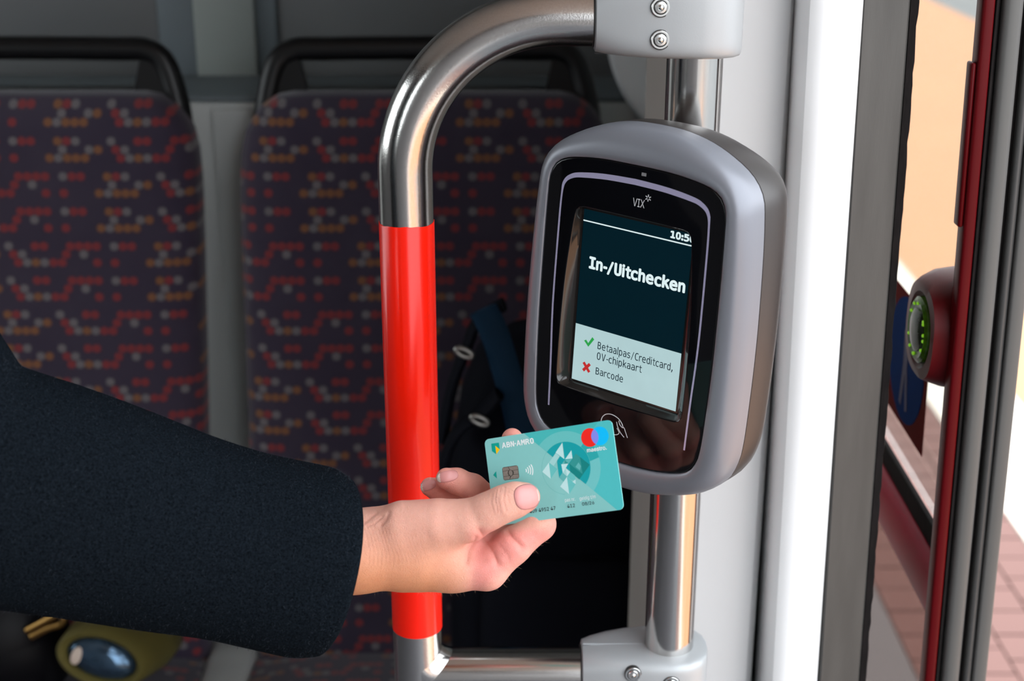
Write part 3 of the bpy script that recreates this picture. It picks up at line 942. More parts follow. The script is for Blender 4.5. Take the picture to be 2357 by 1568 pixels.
def vbox(name, x0, x1, y0, y1, z0, z1, mat, parent=val):
    return box(name, x0 * mm, x1 * mm, y0 * mm, y1 * mm, z0 * mm, z1 * mm, mat, parent, keep=False)
scrn = vbox('screen', -41.4, 41.4, -59.3, 59.3, -1.0, 0.6, M['scr_dark'])
vbox('pale_field', -41.4, 41.4, -59.3, -19.5, 0.6, 0.7, M['scr_light'], scrn)
vbox('header_line', -41.4, 41.4, 51.3, 52.1, 0.6, 0.7, M['scr_white'], scrn)
def vtext(s, x0, y0, x1, y1, z, mat, parent, bold=0.0, spacing=1.0):
    return text_mesh('lettering', s, (x0 * mm, y0 * mm, x1 * mm, y1 * mm), z * mm, mat, parent, bold, 0, spacing, glyphs=(s != 'VIX'))
vtext('10:50', 25.4, 53.9, 42.6, 58.2, 0.72, M['scr_white'], scrn, 0.032)
vtext('In-/Uitchecken', -33.9, 19.9, 39.0, 28.6, 0.72, M['scr_white'], scrn, 0.034)
vtext('Betaalpas/Creditcard,', -22.4, -34.3, 36.2, -27.6, 0.78, M['scr_text'], scrn, 0.004)
vtext('OV-chipkaart', -22.4, -41.7, 13.2, -35.0, 0.78, M['scr_text'], scrn, 0.004)
vtext('Barcode', -22.4, -51.0, -0.5, -45.8, 0.78, M['scr_text'], scrn, 0.004)
def vpoly(name, poly, z, mat, parent, h=0.06):
    return prism(name, [(p[0] * mm, p[1] * mm) for p in poly], z * mm, (z + h) * mm, mat, parent, False)
vpoly('check_mark', [(-33.6, -29.9), (-32.0, -28.9), (-30.2, -30.9), (-27.2, -25.9), (-25.6, -27.2), (-29.9, -33.4)], 0.72, M['scr_green'], scrn)
for s in (1, -1):
    c = np.array((-30.1, -48.1)); d = np.array((0.66, -0.75 * s)); nn = np.array((d[1], -d[0]))
    vpoly('cross_mark', [c + d * 3.9 + nn * 1.05, c + d * 3.9 - nn * 1.05, c - d * 3.9 - nn * 1.05, c - d * 3.9 + nn * 1.05], 0.72 + 0.02 * s, M['scr_red'], scrn)
# light guide arc
half = catmull([(54.3, -80.5), (55.2, -48), (56.6, -8), (56.2, 41), (55.4, 68), (53.6, 76.5), (48, 81), (40, 83), (22, 85), (0, 85.8)], 6)
arc = [(-p[0], p[1]) for p in half] + [tuple(p) for p in half[::-1][1:]]
wd = []
for x, y in arc:
    k = min(1, max(0, (y - 70) / 14.0))
    wd.append((1.15 + 2.6 * k * (1 - 0.15 * abs(x) / 55)) * mm)
strip_mesh('light_guide', [(x * mm, y * mm) for x, y in arc], wd, 7.0 * mm, 0.55 * mm, M['light_guide'], val)
vtext('VIX', -0.4, 70.4, 8.4, 75.6, 7.45, M['white_print'], val, 0.0)
for k in range(6):
    a = math.radians(60 * k + 30)
    c = np.array((10.6, 77.4)); d = np.array((math.cos(a), math.sin(a))); nn = np.array((-d[1], d[0]))
    vpoly('logo_star', [c + d * 0.75 + nn * 0.28, c + d * 0.75 - nn * 0.28, c + d * 2.2 - nn * 0.3, c + d * 2.2 + nn * 0.3], 7.4, M['white_print'], val)
vbox('light_sensor', 4.3, 7.6, 90.6, 92.6, 7.0, 7.5, M['sensor'])
def vline(name, pts, w, z, mat):
    return strip_mesh(name, [(p[0] * mm, p[1] * mm) for p in catmull(pts, 4)], w * mm, z * mm, 0.12 * mm, mat, val)
vline('tap_symbol', [(-10.9, -81.5), (-10.2, -77.0), (-7.5, -73.8), (-3, -72.5), (2.2, -73.6), (5.5, -76.3), (7.0, -79.0)], 0.55, 7.25, M['white_print'])
vline('tap_symbol', [(3.2, -75.2), (4.0, -77.5), (6.2, -79.2), (7.6, -79.0), (8.6, -80.6), (11.0, -85.2)], 0.5, 7.25, M['white_print'])
vline('tap_symbol', [(1.5, -76.6), (2.6, -79.6), (5.2, -83.2), (8.4, -85.6)], 0.5, 7.25, M['white_print'])
vline('tap_symbol', [(2.2, -80.8), (4.2, -83.6), (2.6, -85.4), (-0.5, -86.4)], 0.5, 7.25, M['white_print'])
strip_mesh('embossed_line', [(p[0] * mm, p[1] * mm) for p in catmull([(2, -113.2), (14, -111.4), (26, -109.6), (27.4, -110.4), (26.6, -111.5), (12, -115.4)], 5)], 0.7 * mm, 6.2 * mm, 1.25 * mm, M['bezel'], val)
# bracket holding the reader to the pole
pl = VM.inverted() @ Vector((RX, YR, VO.z))
box('bracket', pl.x - 0.028, pl.x + 0.028, -0.045, 0.05, pl.z + 0.0186, -0.0595, M['shell'], val, 0.006, keep=False)
# ------------------------------------------------------------------ bank card
CA = Vector((0.901, -0.316, 0.298)).normalized()
CB = Vector((0.118, -0.461, -0.879))
CB = (CB - CA * CB.dot(CA)).normalized()
CY = -CB
CZ = CA.cross(CY)
CO = Vector(at_d(1115.7, 1012.1, 0.888)) + CB * 0.05398
CM = Matrix(((CA.x, CY.x, CZ.x, CO.x), (CA.y, CY.y, CZ.y, CO.y), (CA.z, CY.z, CZ.z, CO.z), (0, 0, 0, 1)))
card = thing('bank_card', 'teal bank card with chip held between thumb and fingers', 'bank card', matrix=CM)
def pmat(name, c, rough=0.33):
    return plain(name, c, rough, var=0.015, nscale=300, spec=0.12)
CD = {
    'light': pmat('card_pale_teal', (0.225, 0.545, 0.525)), 'top': pmat('card_teal', (0.060, 0.460, 0.455)), 'right': pmat('card_teal_right', (0.075, 0.500, 0.515)),
    'ringt': pmat('card_ring_pale', (0.130, 0.510, 0.500)), 'ringr': pmat('card_ring_dark', (0.022, 0.375, 0.390)), 'ringl': pmat('card_ring_low', (0.155, 0.530, 0.530)),
    'deep': pmat('card_deep_teal', (0.004, 0.330, 0.365)), 'dkgreen': pmat('card_dark_green', (0.004, 0.215, 0.205)), 'green': pmat('card_green', (0.030, 0.290, 0.275)),
    'pale': pmat('card_facet_pale', (0.50, 0.74, 0.74)), 'pale2': pmat('card_facet_mid', (0.34, 0.63, 0.62)), 'mid': pmat('card_facet_teal', (0.115, 0.435, 0.430)),
    'white': pmat('card_white', (0.80, 0.86, 0.86)), 'black': pmat('card_black', (0.02, 0.025, 0.03)), 'red': pmat('card_red', (0.88, 0.018, 0.010)),
    'blue': pmat('card_blue', (0.0, 0.50, 0.93)), 'purple': pmat('card_purple', (0.23, 0.25, 0.80)), 'yellow': pmat('card_yellow', (0.93, 0.53, 0.0)),
    'logo': pmat('card_logo_green', (0.0, 0.33, 0.27)), 'line': pmat('card_fine_line', (0.12, 0.44, 0.43)),
}
def rrect(x0, x1, y0, y1, r, n=6):
    out = []
    for cx, cy, a in ((x1 - r, y1 - r, 0), (x0 + r, y1 - r, 90), (x0 + r, y0 + r, 180), (x1 - r, y0 + r, 270)):
        for i in range(n + 1):
            t = math.radians(a + 90 * i / n)
            out.append((cx + r * math.cos(t), cy + r * math.sin(t)))
    return out
def cprism(name, poly, z0, z1, mat, parent=card):
    return prism(name, [(p[0] * mm, p[1] * mm) for p in poly], z0 * mm, z1 * mm, mat, parent, False)
CW_, CH_ = 85.6, 53.98
body = cprism('card_body', rrect(0, CW_, 0, CH_, 3.2), 0.0, 0.76, CD['light'])
ZL = [0.76]
def layer(name, poly, mat, lev):
    z = 0.76 + lev * 0.012
    return cprism(name, poly, z - 0.004, z + 0.008, mat, body)
CC = (52.2, 29.2)
def clip(poly, a, b, c):
    """keep a*x+b*y>=c"""
    out = []
    for i in range(len(poly)):
        p, q = poly[i], poly[(i + 1) % len(poly)]
        dp, dq = a * p[0] + b * p[1] - c, a * q[0] + b * q[1] - c
        if dp >= 0:
            out.append(p)
        if dp * dq < 0:
            t = dp / (dp - dq)
            out.append((p[0] + t * (q[0] - p[0]), p[1] + t * (q[1] - p[1])))
    return out
full = rrect(0.02, CW_ - 0.02, 0.02, CH_ - 0.02, 3.2)
s1, d1 = CC[0] + CC[1], CC[1] - CC[0]
upright = lambda poly: clip(poly, 1, 1, s1)           # right of the falling diagonal
topq = lambda poly: clip(upright(poly), -1, 1, d1)
rightq = lambda poly: clip(upright(poly), 1, -1, -d1)
layer('print_field', topq(full), CD['top'], 1)
layer('print_field', rightq(full), CD['right'], 1)
big = circle(CC[0], CC[1], 22.4, 72)
mid_ = circle(CC[0], CC[1], 15.9, 60)
inn = circle(CC[0], CC[1], 9.3, 48)
layer('print_ring', topq(big), CD['ringt'], 2)
layer('print_ring', clip(rightq(big), -0.25, 1, CC[1] - 0.25 * CC[0] - 2.0), CD['ringr'], 2)
layer('print_ring', clip(rightq(big), 0.25, -1, -CC[1] + 0.25 * CC[0] + 2.0), CD['ringl'], 2)
layer('print_disc', upright(mid_), CD['deep'], 3)
# fine circle line on the pale half
for a0, a1 in ((math.radians(135), math.radians(262)),):
    strip_mesh('print_line', [(p[0] * mm, p[1] * mm) for p in circle(CC[0], CC[1], 16.0, 40, a0, a1)], 0.16 * mm, 0.772 * mm, 0.01 * mm, CD['line'], body)
strip_mesh('print_line', [(p[0] * mm, p[1] * mm) for p in circle(CC[0], CC[1], 16.1, 40, math.radians(-44), math.radians(134))], 0.14 * mm, 0.80 * mm, 0.012 * mm, CD['ringt'], body)
facets = [
    ('mid', [(46.7, 39.4), (52.0, 44.8), (57.3, 39.6), (52.2, 34.6)], 4), ('deep', [(52.0, 44.8), (57.3, 39.6), (52.2, 34.6)], 5), ('pale', [(52.0, 44.8), (46.7, 39.4), (51.8, 34.7)], 6),
    ('pale2', [(41.5, 34.0), (36.3, 29.0), (41.3, 24.0), (46.5, 29.0)], 4), ('pale', [(41.5, 34.0), (36.3, 29.0), (41.3, 24.0)], 5), ('ringt', [(41.5, 34.0), (41.3, 24.0), (46.5, 29.2)], 5),
    ('pale2', [(46.8, 39.2), (41.6, 34.0), (44.2, 31.5), (49.2, 36.8)], 4),
    ('dkgreen', [(54.8, 31.6), (59.8, 36.9), (67.8, 29.1), (59.8, 21.2), (54.6, 26.4)], 4), ('green', [(57.3, 34.2), (59.8, 36.9), (62.3, 34.5), (57.2, 29.0), (54.9, 31.5)], 5),
    ('green', [(62.2, 34.2), (62.4, 24.2), (57.2, 29.0)], 6), ('dkgreen', [(62.2, 34.6), (67.8, 29.1), (62.4, 24.1)], 6), ('mid', [(60.8, 31.5), (62.0, 29.0), (61.0, 26.6), (58.4, 29.0)], 7),
    ('pale', [(57.2, 39.4), (52.3, 34.5), (57.2, 34.4)], 6), ('mid', [(46.9, 34.1), (52.0, 34.1), (57.2, 34.4), (54.3, 31.6), (49.4, 31.8)], 5), ('deep', [(46.9, 34.1), (49.5, 31.6), (49.7, 27.0), (46.9, 24.0)], 6),
    ('deep', [(46.9, 34.1), (52.0, 34.1), (49.5, 31.7)], 7), ('green', [(52.0, 34.1), (54.4, 31.6), (51.5, 31.7)], 7), ('pale', [(49.4, 31.8), (54.1, 31.7), (52.0, 29.1), (49.7, 26.6)], 8),
    ('pale2', [(52.0, 29.1), (49.7, 26.6), (52.2, 24.1)], 7), ('pale', [(52.0, 29.1), (54.6, 26.6), (52.2, 24.1)], 8), ('mid', [(46.9, 24.0), (49.7, 26.8), (52.0, 23.9), (49.4, 21.2)], 6),
    ('ringt', [(52.0, 23.8), (57.0, 18.7), (52.0, 13.3)], 5), ('pale', [(52.0, 23.8), (46.8, 18.6), (52.0, 13.3)], 6), ('pale', [(57.3, 21.5), (55.2, 20.4), (57.0, 18.8)], 7), ('ringt', [(52.2, 24.1), (54.6, 26.6), (57.3, 24.0), (57.3, 21.5), (54.6, 21.4)], 5),
]
for m_, poly, lev in facets:
    layer('print_facet', poly, CD[m_], lev)
# scheme circles and word
rc, bc2, rr_ = (70.2, 45.3), (76.75, 45.3), 5.62
layer('scheme_circle', circle(rc[0], rc[1], rr_, 48), CD['red'], 9)
layer('scheme_circle', circle(bc2[0], bc2[1], rr_, 48), CD['blue'], 10)
hx = (bc2[0] - rc[0]) / 2; al = math.acos(hx / rr_)
lens = circle(rc[0], rc[1], rr_, 20, -al, al) + circle(bc2[0], bc2[1], rr_, 20, math.pi - al, math.pi + al)
layer('scheme_overlap', lens, CD['purple'], 11)
def ctext(s, x0, y0, x1, y1, mat, bold=0.0, spacing=1.0, lev=10):
    return text_mesh('card_lettering', s, (x0 * mm, y0 * mm, x1 * mm, y1 * mm), (0.772 + lev * 0.012) * mm, mat, body, bold, 0, spacing, glyphs=s.startswith('ABN·'))
ctext('maestro.', 67.3, 36.7, 79.9, 38.9, CD['white'], 0.02)
ctext('ABN·AMRO', 11.7, 47.0, 33.2, 50.25, CD['white'], 0.022)
layer('shield', [(4.45, 50.75), (9.8, 50.7), (9.8, 46.4), (7.1, 43.75), (4.4, 46.1)], CD['logo'], 3)
layer('shield_facet', [(7.06, 49.1), (9.8, 46.4), (7.1, 43.75)], CD['yellow'], 4)
layer('arrow_mark', [(3.1, 31.3), (5.45, 33.5), (5.4, 28.9)], CD['logo'], 3)
ctext('pas nr.', 48.7, 8.4, 55.5, 10.6, CD['white'], 0.0)
ctext('geldig t/m', 58.3, 8.2, 68.7, 11.0, CD['white'], 0.0)
ctext('412', 49.7, 5.2, 54.7, 7.35, CD['black'], 0.006)
ctext('08/26', 59.5, 5.1, 67.4, 7.4, CD['black'], 0.006)
ctext('ABNA 0409 4952 47', 14.0, 5.05, 41.9, 7.25, CD['black'], 0.006)
for k, r in enumerate((1.3, 2.75, 4.2, 5.6)):
    a = math.radians(33)
    strip_mesh('contactless_mark', [((24.55 + r * math.cos(t)) * mm, (31.15 + r * 1.12 * math.sin(t)) * mm) for t in np.linspace(-a * (1.25 - 0.1 * k), a * (1.25 - 0.1 * k), 10)], 0.62 * mm, 0.78 * mm, 0.02 * mm, CD['white'], body)
M['chip'] = plain('chip_contact_metal', (0.24, 0.195, 0.165), 0.36, metal=0.5, var=0.3, nscale=900)
M['chip_gap'] = plain('chip_joint', (0.03, 0.025, 0.02), 0.6)
chip = cprism('chip', rrect(9.7, 20.6, 27.0, 35.2, 1.3), 0.765, 0.785, M['chip_gap'])
pads = [[(9.95, 34.9), (13.8, 34.9), (14.6, 32.9), (9.95, 32.9)], [(9.95, 32.65), (13.6, 32.65), (13.1, 31.1), (13.6, 29.55), (9.95, 29.55)], [(9.95, 29.3), (14.6, 29.3), (13.8, 27.3), (9.95, 27.3)],
        [(20.35, 34.9), (14.1, 34.9), (14.9, 33.2), (16.8, 32.4), (20.35, 32.65)], [(20.35, 32.4), (16.9, 32.2), (17.3, 31.1), (16.9, 30.0), (20.35, 29.8)], [(20.35, 29.55), (16.8, 29.7), (15.2, 28.9), (14.1, 27.3), (20.35, 27.3)]]
for p in pads:
    cprism('chip_pad', p, 0.784, 0.80, M['chip'], chip)
cprism('chip_pad', [(15.15 + 1.25 * math.cos(t), 31.1 + 1.75 * math.sin(t)) for t in np.linspace(0, 2 * math.pi, 20, endpoint=False)], 0.784, 0.80, M['chip'], chip)

# ------------------------------------------------------------------ person: hand, nails, coat sleeve
person = thing('person', 'outstretched right arm in a dark navy wool coat, hand holding a teal card', 'person', tuple(float(v) for v in at_d(300, 1250, 0.86)))

def hp(x, y, d):
    return at_d(x, y, d) * 1000.0
def cone(P, a, b, r1, r2):
    ab = b - a
    t = np.clip(((P - a) @ ab) / (ab @ ab), 0, 1)
    return np.linalg.norm(P - (a + t[:, None] * ab), axis=1) - (r1 + (r2 - r1) * t)
def smin(a, b, k):
    h = np.clip(0.5 + 0.5 * (b - a) / k, 0, 1)
    return b * (1 - h) + a * h - k * h * (1 - h)
def chain(pts):
    return [(hp(*p[:3]), hp(*q[:3]), p[3], q[3]) for p, q in zip(pts[:-1], pts[1:])]
PALM = (chain([(560, 1290, .883, 29), (815, 1270, .880, 24.3), (960, 1268, .882, 23.5)]) + chain([(560, 1290, .905, 27), (815, 1268, .903, 22.5), (960, 1262, .905, 20)])
        + chain([(940, 1286, .884, 18.5), (1040, 1303, .881, 14.6), (1120, 1311, .879, 12.4)]) + chain([(950, 1280, .898, 18), (1112, 1308, .896, 11.8)])
        + chain([(950, 1272, .912, 16), (1098, 1298, .914, 10.8)]) + chain([(940, 1265, .922, 14), (1070, 1285, .930, 10.2)]))
THUMB0 = chain([(880, 1232, .876, 15.5), (930, 1216, .871, 16.8), (1010, 1208, .867, 16.0), (1080, 1198, .8625, 12.9)])
THUMB1 = chain([(1080, 1198, .8625, 12.9), (1125, 1177, .859, 10.9), (1160, 1160, .857, 10.5), (1188, 1150, .8572, 10.0), (1211, 1144.5, .8590, 8.5)])
WEB = chain([(1050, 1248, .884, 12.0), (1112, 1270, .8865, 11.5)])
INDEX = chain([(1120, 1311, .879, 12.4), (1180, 1257, .8775, 11.2), (1241, 1207, .8785, 9.9), (1212, 1118, .8895, 8.4), (1196, 1060, .8860, 7.2)])
INDEX2 = chain([(1140, 1262, .888, 10.0), (1185, 1226, .8875, 9.5)])
MIDDLE = chain([(1112, 1308, .896, 11.8), (1232, 1205, .899, 9.3), (1203, 1100, .905, 8.3), (1179, 1010, .8905, 6.6)])
RING = chain([(1098, 1298, .914, 10.8), (1180, 1190, .920, 8.8), (1088, 1122, .913, 8.3), (1052, 1108, .908, 8.0), (1028, 1102, .905, 6.9)])
PINKY = chain([(1070, 1285, .930, 10.2), (1112, 1190, .938, 7.8), (1042, 1143, .928, 7.4), (1010, 1128, .923, 7.2), (990, 1121, .920, 6.2)])
def group(P, prims, k):
    d = None
    for a, b, r1, r2 in prims:
        e = cone(P, a, b, r1, r2)
        d = e if d is None else smin(d, e, k)
    return d
def hand_sdf(P):
    body = group(P, PALM, 9.0)
    body = smin(body, group(P, THUMB0, 0.8), 11.0)
    body = smin(body, group(P, WEB, 3.0), 5.0)
    idx = smin(group(P, INDEX, 3.0), group(P, INDEX2, 2.0), 2.5)
    body = smin(body, idx, 4.0)
    body = smin(body, group(P, MIDDLE, 3.0), 2.0)
    body = smin(body, group(P, RING, 3.0), 2.0)
    body = smin(body, group(P, PINKY, 3.0), 2.0)
    return smin(body, group(P, THUMB1, 4.0), 2.5)

def surface_nets(fn, lo, hi, h):
    n = np.ceil((hi - lo) / h).astype(int) + 1
    xs = [lo[k] + h * np.arange(n[k]) for k in range(3)]
    D = np.empty(n, np.float32)
    X1, X2 = np.meshgrid(xs[1], xs[2], indexing='ij')
    flat = np.stack([np.zeros_like(X1), X1, X2], -1).reshape(-1, 3)
    # coarse pass decides where the fine field has to be evaluated
    for i in range(n[0]):
        flat[:, 0] = xs[0][i]
        if i % 2 == 0 or i == n[0] - 1:
            D[i] = fn(flat).reshape(n[1], n[2])
        else:
            near = np.abs(D[i - 1].ravel()) < 4 * h
            d = D[i - 1].ravel().copy()
            if near.any():
                d[near] = fn(flat[near])
            D[i] = d.reshape(n[1], n[2])
    inside = D < 0
    idx = -np.ones(np.array(n) - 1, np.int64)
    c = [inside[a:n[0] - 1 + a, b:n[1] - 1 + b, e:n[2] - 1 + e] for a in (0, 1) for b in (0, 1) for e in (0, 1)]
    s = sum(q.astype(np.int8) for q in c)
    act = (s > 0) & (s < 8)
    cells = np.argwhere(act)
    idx[act] = np.arange(len(cells))
    acc = np.zeros((len(cells), 3)); cnt = np.zeros(len(cells))
    corner = [(a, b, e) for a in (0, 1) for b in (0, 1) for e in (0, 1)]
    val_ = {o: D[cells[:, 0] + o[0], cells[:, 1] + o[1], cells[:, 2] + o[2]] for o in corner}
    for o in corner:
        for k in range(3):
            if o[k] == 0:
                q = list(o); q[k] = 1; q = tuple(q)
                a, b = val_[o], val_[q]
                m = (a < 0) != (b < 0)
                t = np.where(m, a / np.where(m, a - b, 1), 0)
                pt = np.array(o, float)[None] + np.zeros((len(cells), 3)); pt[:, k] += t
                acc[m] += pt[m]; cnt[m] += 1
    V = lo + h * (cells + acc / cnt[:, None])
    faces = []
    for k in range(3):
        u, w = [(1, 2), (2, 0), (0, 1)][k]
        sl0 = [slice(None)] * 3; sl1 = [slice(None)] * 3
        sl0[k] = slice(0, n[k] - 1); sl1[k] = slice(1, n[k])
        A, B = inside[tuple(sl0)], inside[tuple(sl1)]
        e = np.argwhere(A != B)
        e = e[(e[:, u] > 0) & (e[:, w] > 0) & (e[:, u] < n[u] - 1) & (e[:, w] < n[w] - 1)]
        flip = ~A[e[:, 0], e[:, 1], e[:, 2]]
        def cell(du, dw):
            q = e.copy(); q[:, u] -= du; q[:, w] -= dw
            return idx[q[:, 0], q[:, 1], q[:, 2]]
        quad = np.stack([cell(0, 0), cell(1, 0), cell(1, 1), cell(0, 1)], 1)
        quad[flip] = quad[flip][:, ::-1]
        faces.append(quad)
    F = np.concatenate(faces)
    return V, F[(F >= 0).all(1)]

pts = np.array([q for grp in (PALM, THUMB0, THUMB1, INDEX, MIDDLE, RING, PINKY) for a, b, r1, r2 in grp for q in (a - max(r1, r2), a + max(r1, r2), b - max(r1, r2), b + max(r1, r2))])
lo, hi = pts.min(0) - 3, pts.max(0) + 3
lo[0] = hp(700, 1270, .88)[0]
V, F = surface_nets(hand_sdf, lo, hi, 1.25)
me = bpy.data.meshes.new('hand')
me.from_pydata((V / 1000).tolist(), [], F.tolist())
me.update()
tmp = bpy.data.objects.new('hand', me); col.objects.link(tmp)
md = tmp.modifiers.new('s', 'SUBSURF'); md.levels = 1; md.render_levels = 1
dg = bpy.context.evaluated_depsgraph_get(); dg.update()
me2 = bpy.data.meshes.new_from_object(tmp.evaluated_get(dg))
bpy.data.objects.remove(tmp); bpy.data.meshes.remove(me)
co = np.empty(len(me2.vertices) * 3, np.float32); me2.vertices.foreach_get('co', co)
co = co.reshape(-1, 3).astype(float) * 1000
def grad(P, e=0.25):
    g = np.stack([hand_sdf(P + np.eye(3)[k] * e) - hand_sdf(P - np.eye(3)[k] * e) for k in range(3)], 1)
    return g / (np.linalg.norm(g, axis=1)[:, None] + 1e-9)
N = grad(co)
co -= N * np.clip(hand_sdf(co), -1.0, 1.0)[:, None]
N = grad(co, 0.6)
def to_px(P):
    q = P / 1000 - CAM
    d = q @ FW
    return 1178.5 + FPX * (q @ RT) / d, 784 - FPX * (q @ UP) / d, d
PX, PY, PD = to_px(co)
face_cam = np.clip(-(N @ FW) * 1.6, 0, 1)
def seg_dist(poly):
    poly = [np.array(p, float) for p in poly]
    best = np.full(len(co), 1e9)
    for a, b in zip(poly[:-1], poly[1:]):
        ab = b - a
        t = np.clip(((PX - a[0]) * ab[0] + (PY - a[1]) * ab[1]) / (ab @ ab), 0, 1)
        best = np.minimum(best, np.hypot(PX - a[0] - t * ab[0], PY - a[1] - t * ab[1]))
    return best
near = (PD < 0.893).astype(float)
disp = np.zeros(len(co))
CREASES = [  # polyline on the skin, depth in mm, half width in pixels
    ([(1104, 1222), (1118, 1245), (1136, 1275), (1146, 1300)], 0.9, 8.0), ([(1104, 1222), (1118, 1245), (1136, 1275), (1144, 1296)], 0.35, 2.0),
    ([(1168, 1222), (1182, 1240), (1200, 1258)], 1.1, 8.0), ([(1170, 1224), (1182, 1240), (1198, 1256)], 0.4, 2.0),
    ([(1096, 1240), (1080, 1268), (1074, 1296)], 0.7, 7.0), ([(1096, 1240), (1080, 1268), (1076, 1290)], 0.3, 2.0), ([(1150, 1255), (1166, 1275), (1172, 1290)], 0.2, 4.0),
    ([(1143, 1128), (1139, 1150), (1146, 1180)], 0.22, 2.0), ([(1151, 1126), (1147, 1150), (1153, 1182)], 0.25, 2.0), ([(1162, 1122), (1158, 1150), (1165, 1178)], 0.26, 2.2), ([(1133, 1138), (1130, 1155), (1136, 1182)], 0.16, 2.2),
    ([(1156, 1128), (1153, 1148), (1158, 1172)], 0.14, 1.6), ([(1170, 1126), (1168, 1140), (1172, 1160)], 0.12, 1.8),
    ([(895, 1180), (888, 1196), (876, 1208)], 0.5, 5.0), ([(868, 1180), (852, 1192), (838, 1204)], 0.4, 4.0), ([(880, 1190), (862, 1206), (845, 1212)], 0.3, 2.5),
    ([(1062, 1098), (1070, 1112), (1068, 1130)], 0.2, 2.5), ([(1086, 1102), (1092, 1116), (1089, 1136)], 0.25, 3.0),
]
for k in range(16):     # fine skin folds at the wrist
    x = 838 + k * 8.5
    CREASES.append(([(x - 4, 1206 + k * 2.0), (x + 6, 1235 + k * 2), (x + 12 + k * 0.8, 1268 + k * 2), (x + 10 + k, 1300)], 0.13 - 0.004 * k, 1.8))
for poly, dep, sg in CREASES:
    disp += dep * np.exp(-(seg_dist(poly) / sg) ** 2) * face_cam * near
# flattened bed of the thumb nail
co -= N * disp[:, None]
# subtle tendon and vein relief on the wrist
rel = 0.5 * np.sin(PX / 17.0 + PY / 9.0) * np.exp(-((PY - 1250) / 60) ** 2) * np.exp(-((PX - 850) / 60) ** 2)
co += N * (rel * face_cam * 0.4)[:, None]
me2.vertices.foreach_set('co', (co / 1000).astype(np.float32).ravel())
# complexion: tanned on the back of hand and wrist, pink on palm and fingertips
def sst(x, a, b):
    t = np.clip((x - a) / (b - a), 0, 1); return t * t * (3 - 2 * t)
tan = 0.85 * sst(PY - 0.1 * (PX - 900), 1170, 1370) * (1 - sst(PX, 980, 1150))
pink = np.maximum(sst(PX, 1060, 1110) * sst(PY, 1205, 1235) * (1 - 0.6 * sst(PY + (PX - 1130) * 0.75, 1315, 1360)), 0)
tipp = np.maximum.reduce([np.exp(-(np.hypot(PX - a, PY - b) / s) ** 2) for a, b, s in ((1232, 1160, 26), (1178, 995, 32), (1012, 1112, 30), (975, 1128, 28), (1275, 1215, 22))])
fing = ((PD > 0.893) & (PY < 1180) & (PX < 1128)).astype(float) * 0.5
fair = np.array([0.83, 0.45, 0.355]); tanc = np.array([0.68, 0.285, 0.12]); pinkc = np.array([0.83, 0.33, 0.285]); redc = np.array([0.78, 0.25, 0.22])
C = fair[None] * (1 - tan[:, None]) + tanc[None] * tan[:, None]
pw = np.clip(np.maximum(pink, fing), 0, 1)[:, None]
C = C * (1 - pw) + pinkc[None] * pw
tw = np.clip(tipp * 0.55, 0, 1)[:, None]
C = C * (1 - tw) + redc[None] * tw
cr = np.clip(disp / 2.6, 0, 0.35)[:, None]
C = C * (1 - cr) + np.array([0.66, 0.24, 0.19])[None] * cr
att = me2.color_attributes.new('complexion', 'FLOAT_COLOR', 'POINT')
att.data.foreach_set('color', np.concatenate([C, np.ones((len(C), 1))], 1).astype(np.float32).ravel())
for p in me2.polygons:
    p.use_smooth = True

def skin_material():
    m, nt, p = new_mat('skin')
    at_ = nd(nt, 'ShaderNodeVertexColor'); at_.layer_name = 'complexion'
    tc = nd(nt, 'ShaderNodeTexCoord')
    nz = nd(nt, 'ShaderNodeTexNoise'); nz.inputs['Scale'].default_value = 110; nz.inputs['Detail'].default_value = 8; nz.inputs['Roughness'].default_value = 0.65
    lk(nt, tc.outputs['Object'], nz.inputs['Vector'])
    mott = mixc(nt, nz.outputs[0], (0.80, 0.72, 0.70, 1), (1.0, 1.0, 1.0, 1))
    cc = mixc(nt, 1.0, at_.outputs[0], mott, 'MULTIPLY')
    lk(nt, cc, p.inputs['Base Color'])
    p.inputs['Roughness'].default_value = 0.46
    p.inputs['Specular IOR Level'].default_value = 0.28
    p.inputs['Subsurface Weight'].default_value = 0.22
    p.inputs['Subsurface Radius'].default_value = (1.0, 0.35, 0.2)
    p.inputs['Subsurface Scale'].default_value = 0.004
    vo = nd(nt, 'ShaderNodeTexVoronoi', feature='DISTANCE_TO_EDGE'); vo.inputs['Scale'].default_value = 900
    mp = nd(nt, 'ShaderNodeMapping'); mp.inputs['Scale'].default_value = (0.7, 1.0, 1.25); mp.inputs['Rotation'].default_value = (0.3, 0.5, 0.2)
    n3 = nd(nt, 'ShaderNodeTexNoise'); n3.inputs['Scale'].default_value = 300; n3.inputs['Detail'].default_value = 4
    lk(nt, tc.outputs['Object'], n3.inputs['Vector'])
    lk(nt, mixc(nt, 0.006, tc.outputs['Object'], n3.outputs['Color'], 'ADD'), mp.inputs[0])
    lk(nt, mp.outputs[0], vo.inputs['Vector'])
    hgt = ma(nt, 'ADD', ma(nt, 'MULTIPLY', ma(nt, 'MINIMUM', vo.outputs['Distance'], 0.25), 1.6), ma(nt, 'MULTIPLY', n3.outputs[0], 0.5))
    b = nd(nt, 'ShaderNodeBump'); b.inputs['Strength'].default_value = 0.7; b.inputs['Distance'].default_value = 0.00035
    lk(nt, hgt, b.inputs['Height']); lk(nt, b.outputs[0], p.inputs['Normal'])
    return m
me2.materials.clear(); me2.materials.append(skin_material())
hand = bpy.data.objects.new('hand', me2)
link(hand, person)

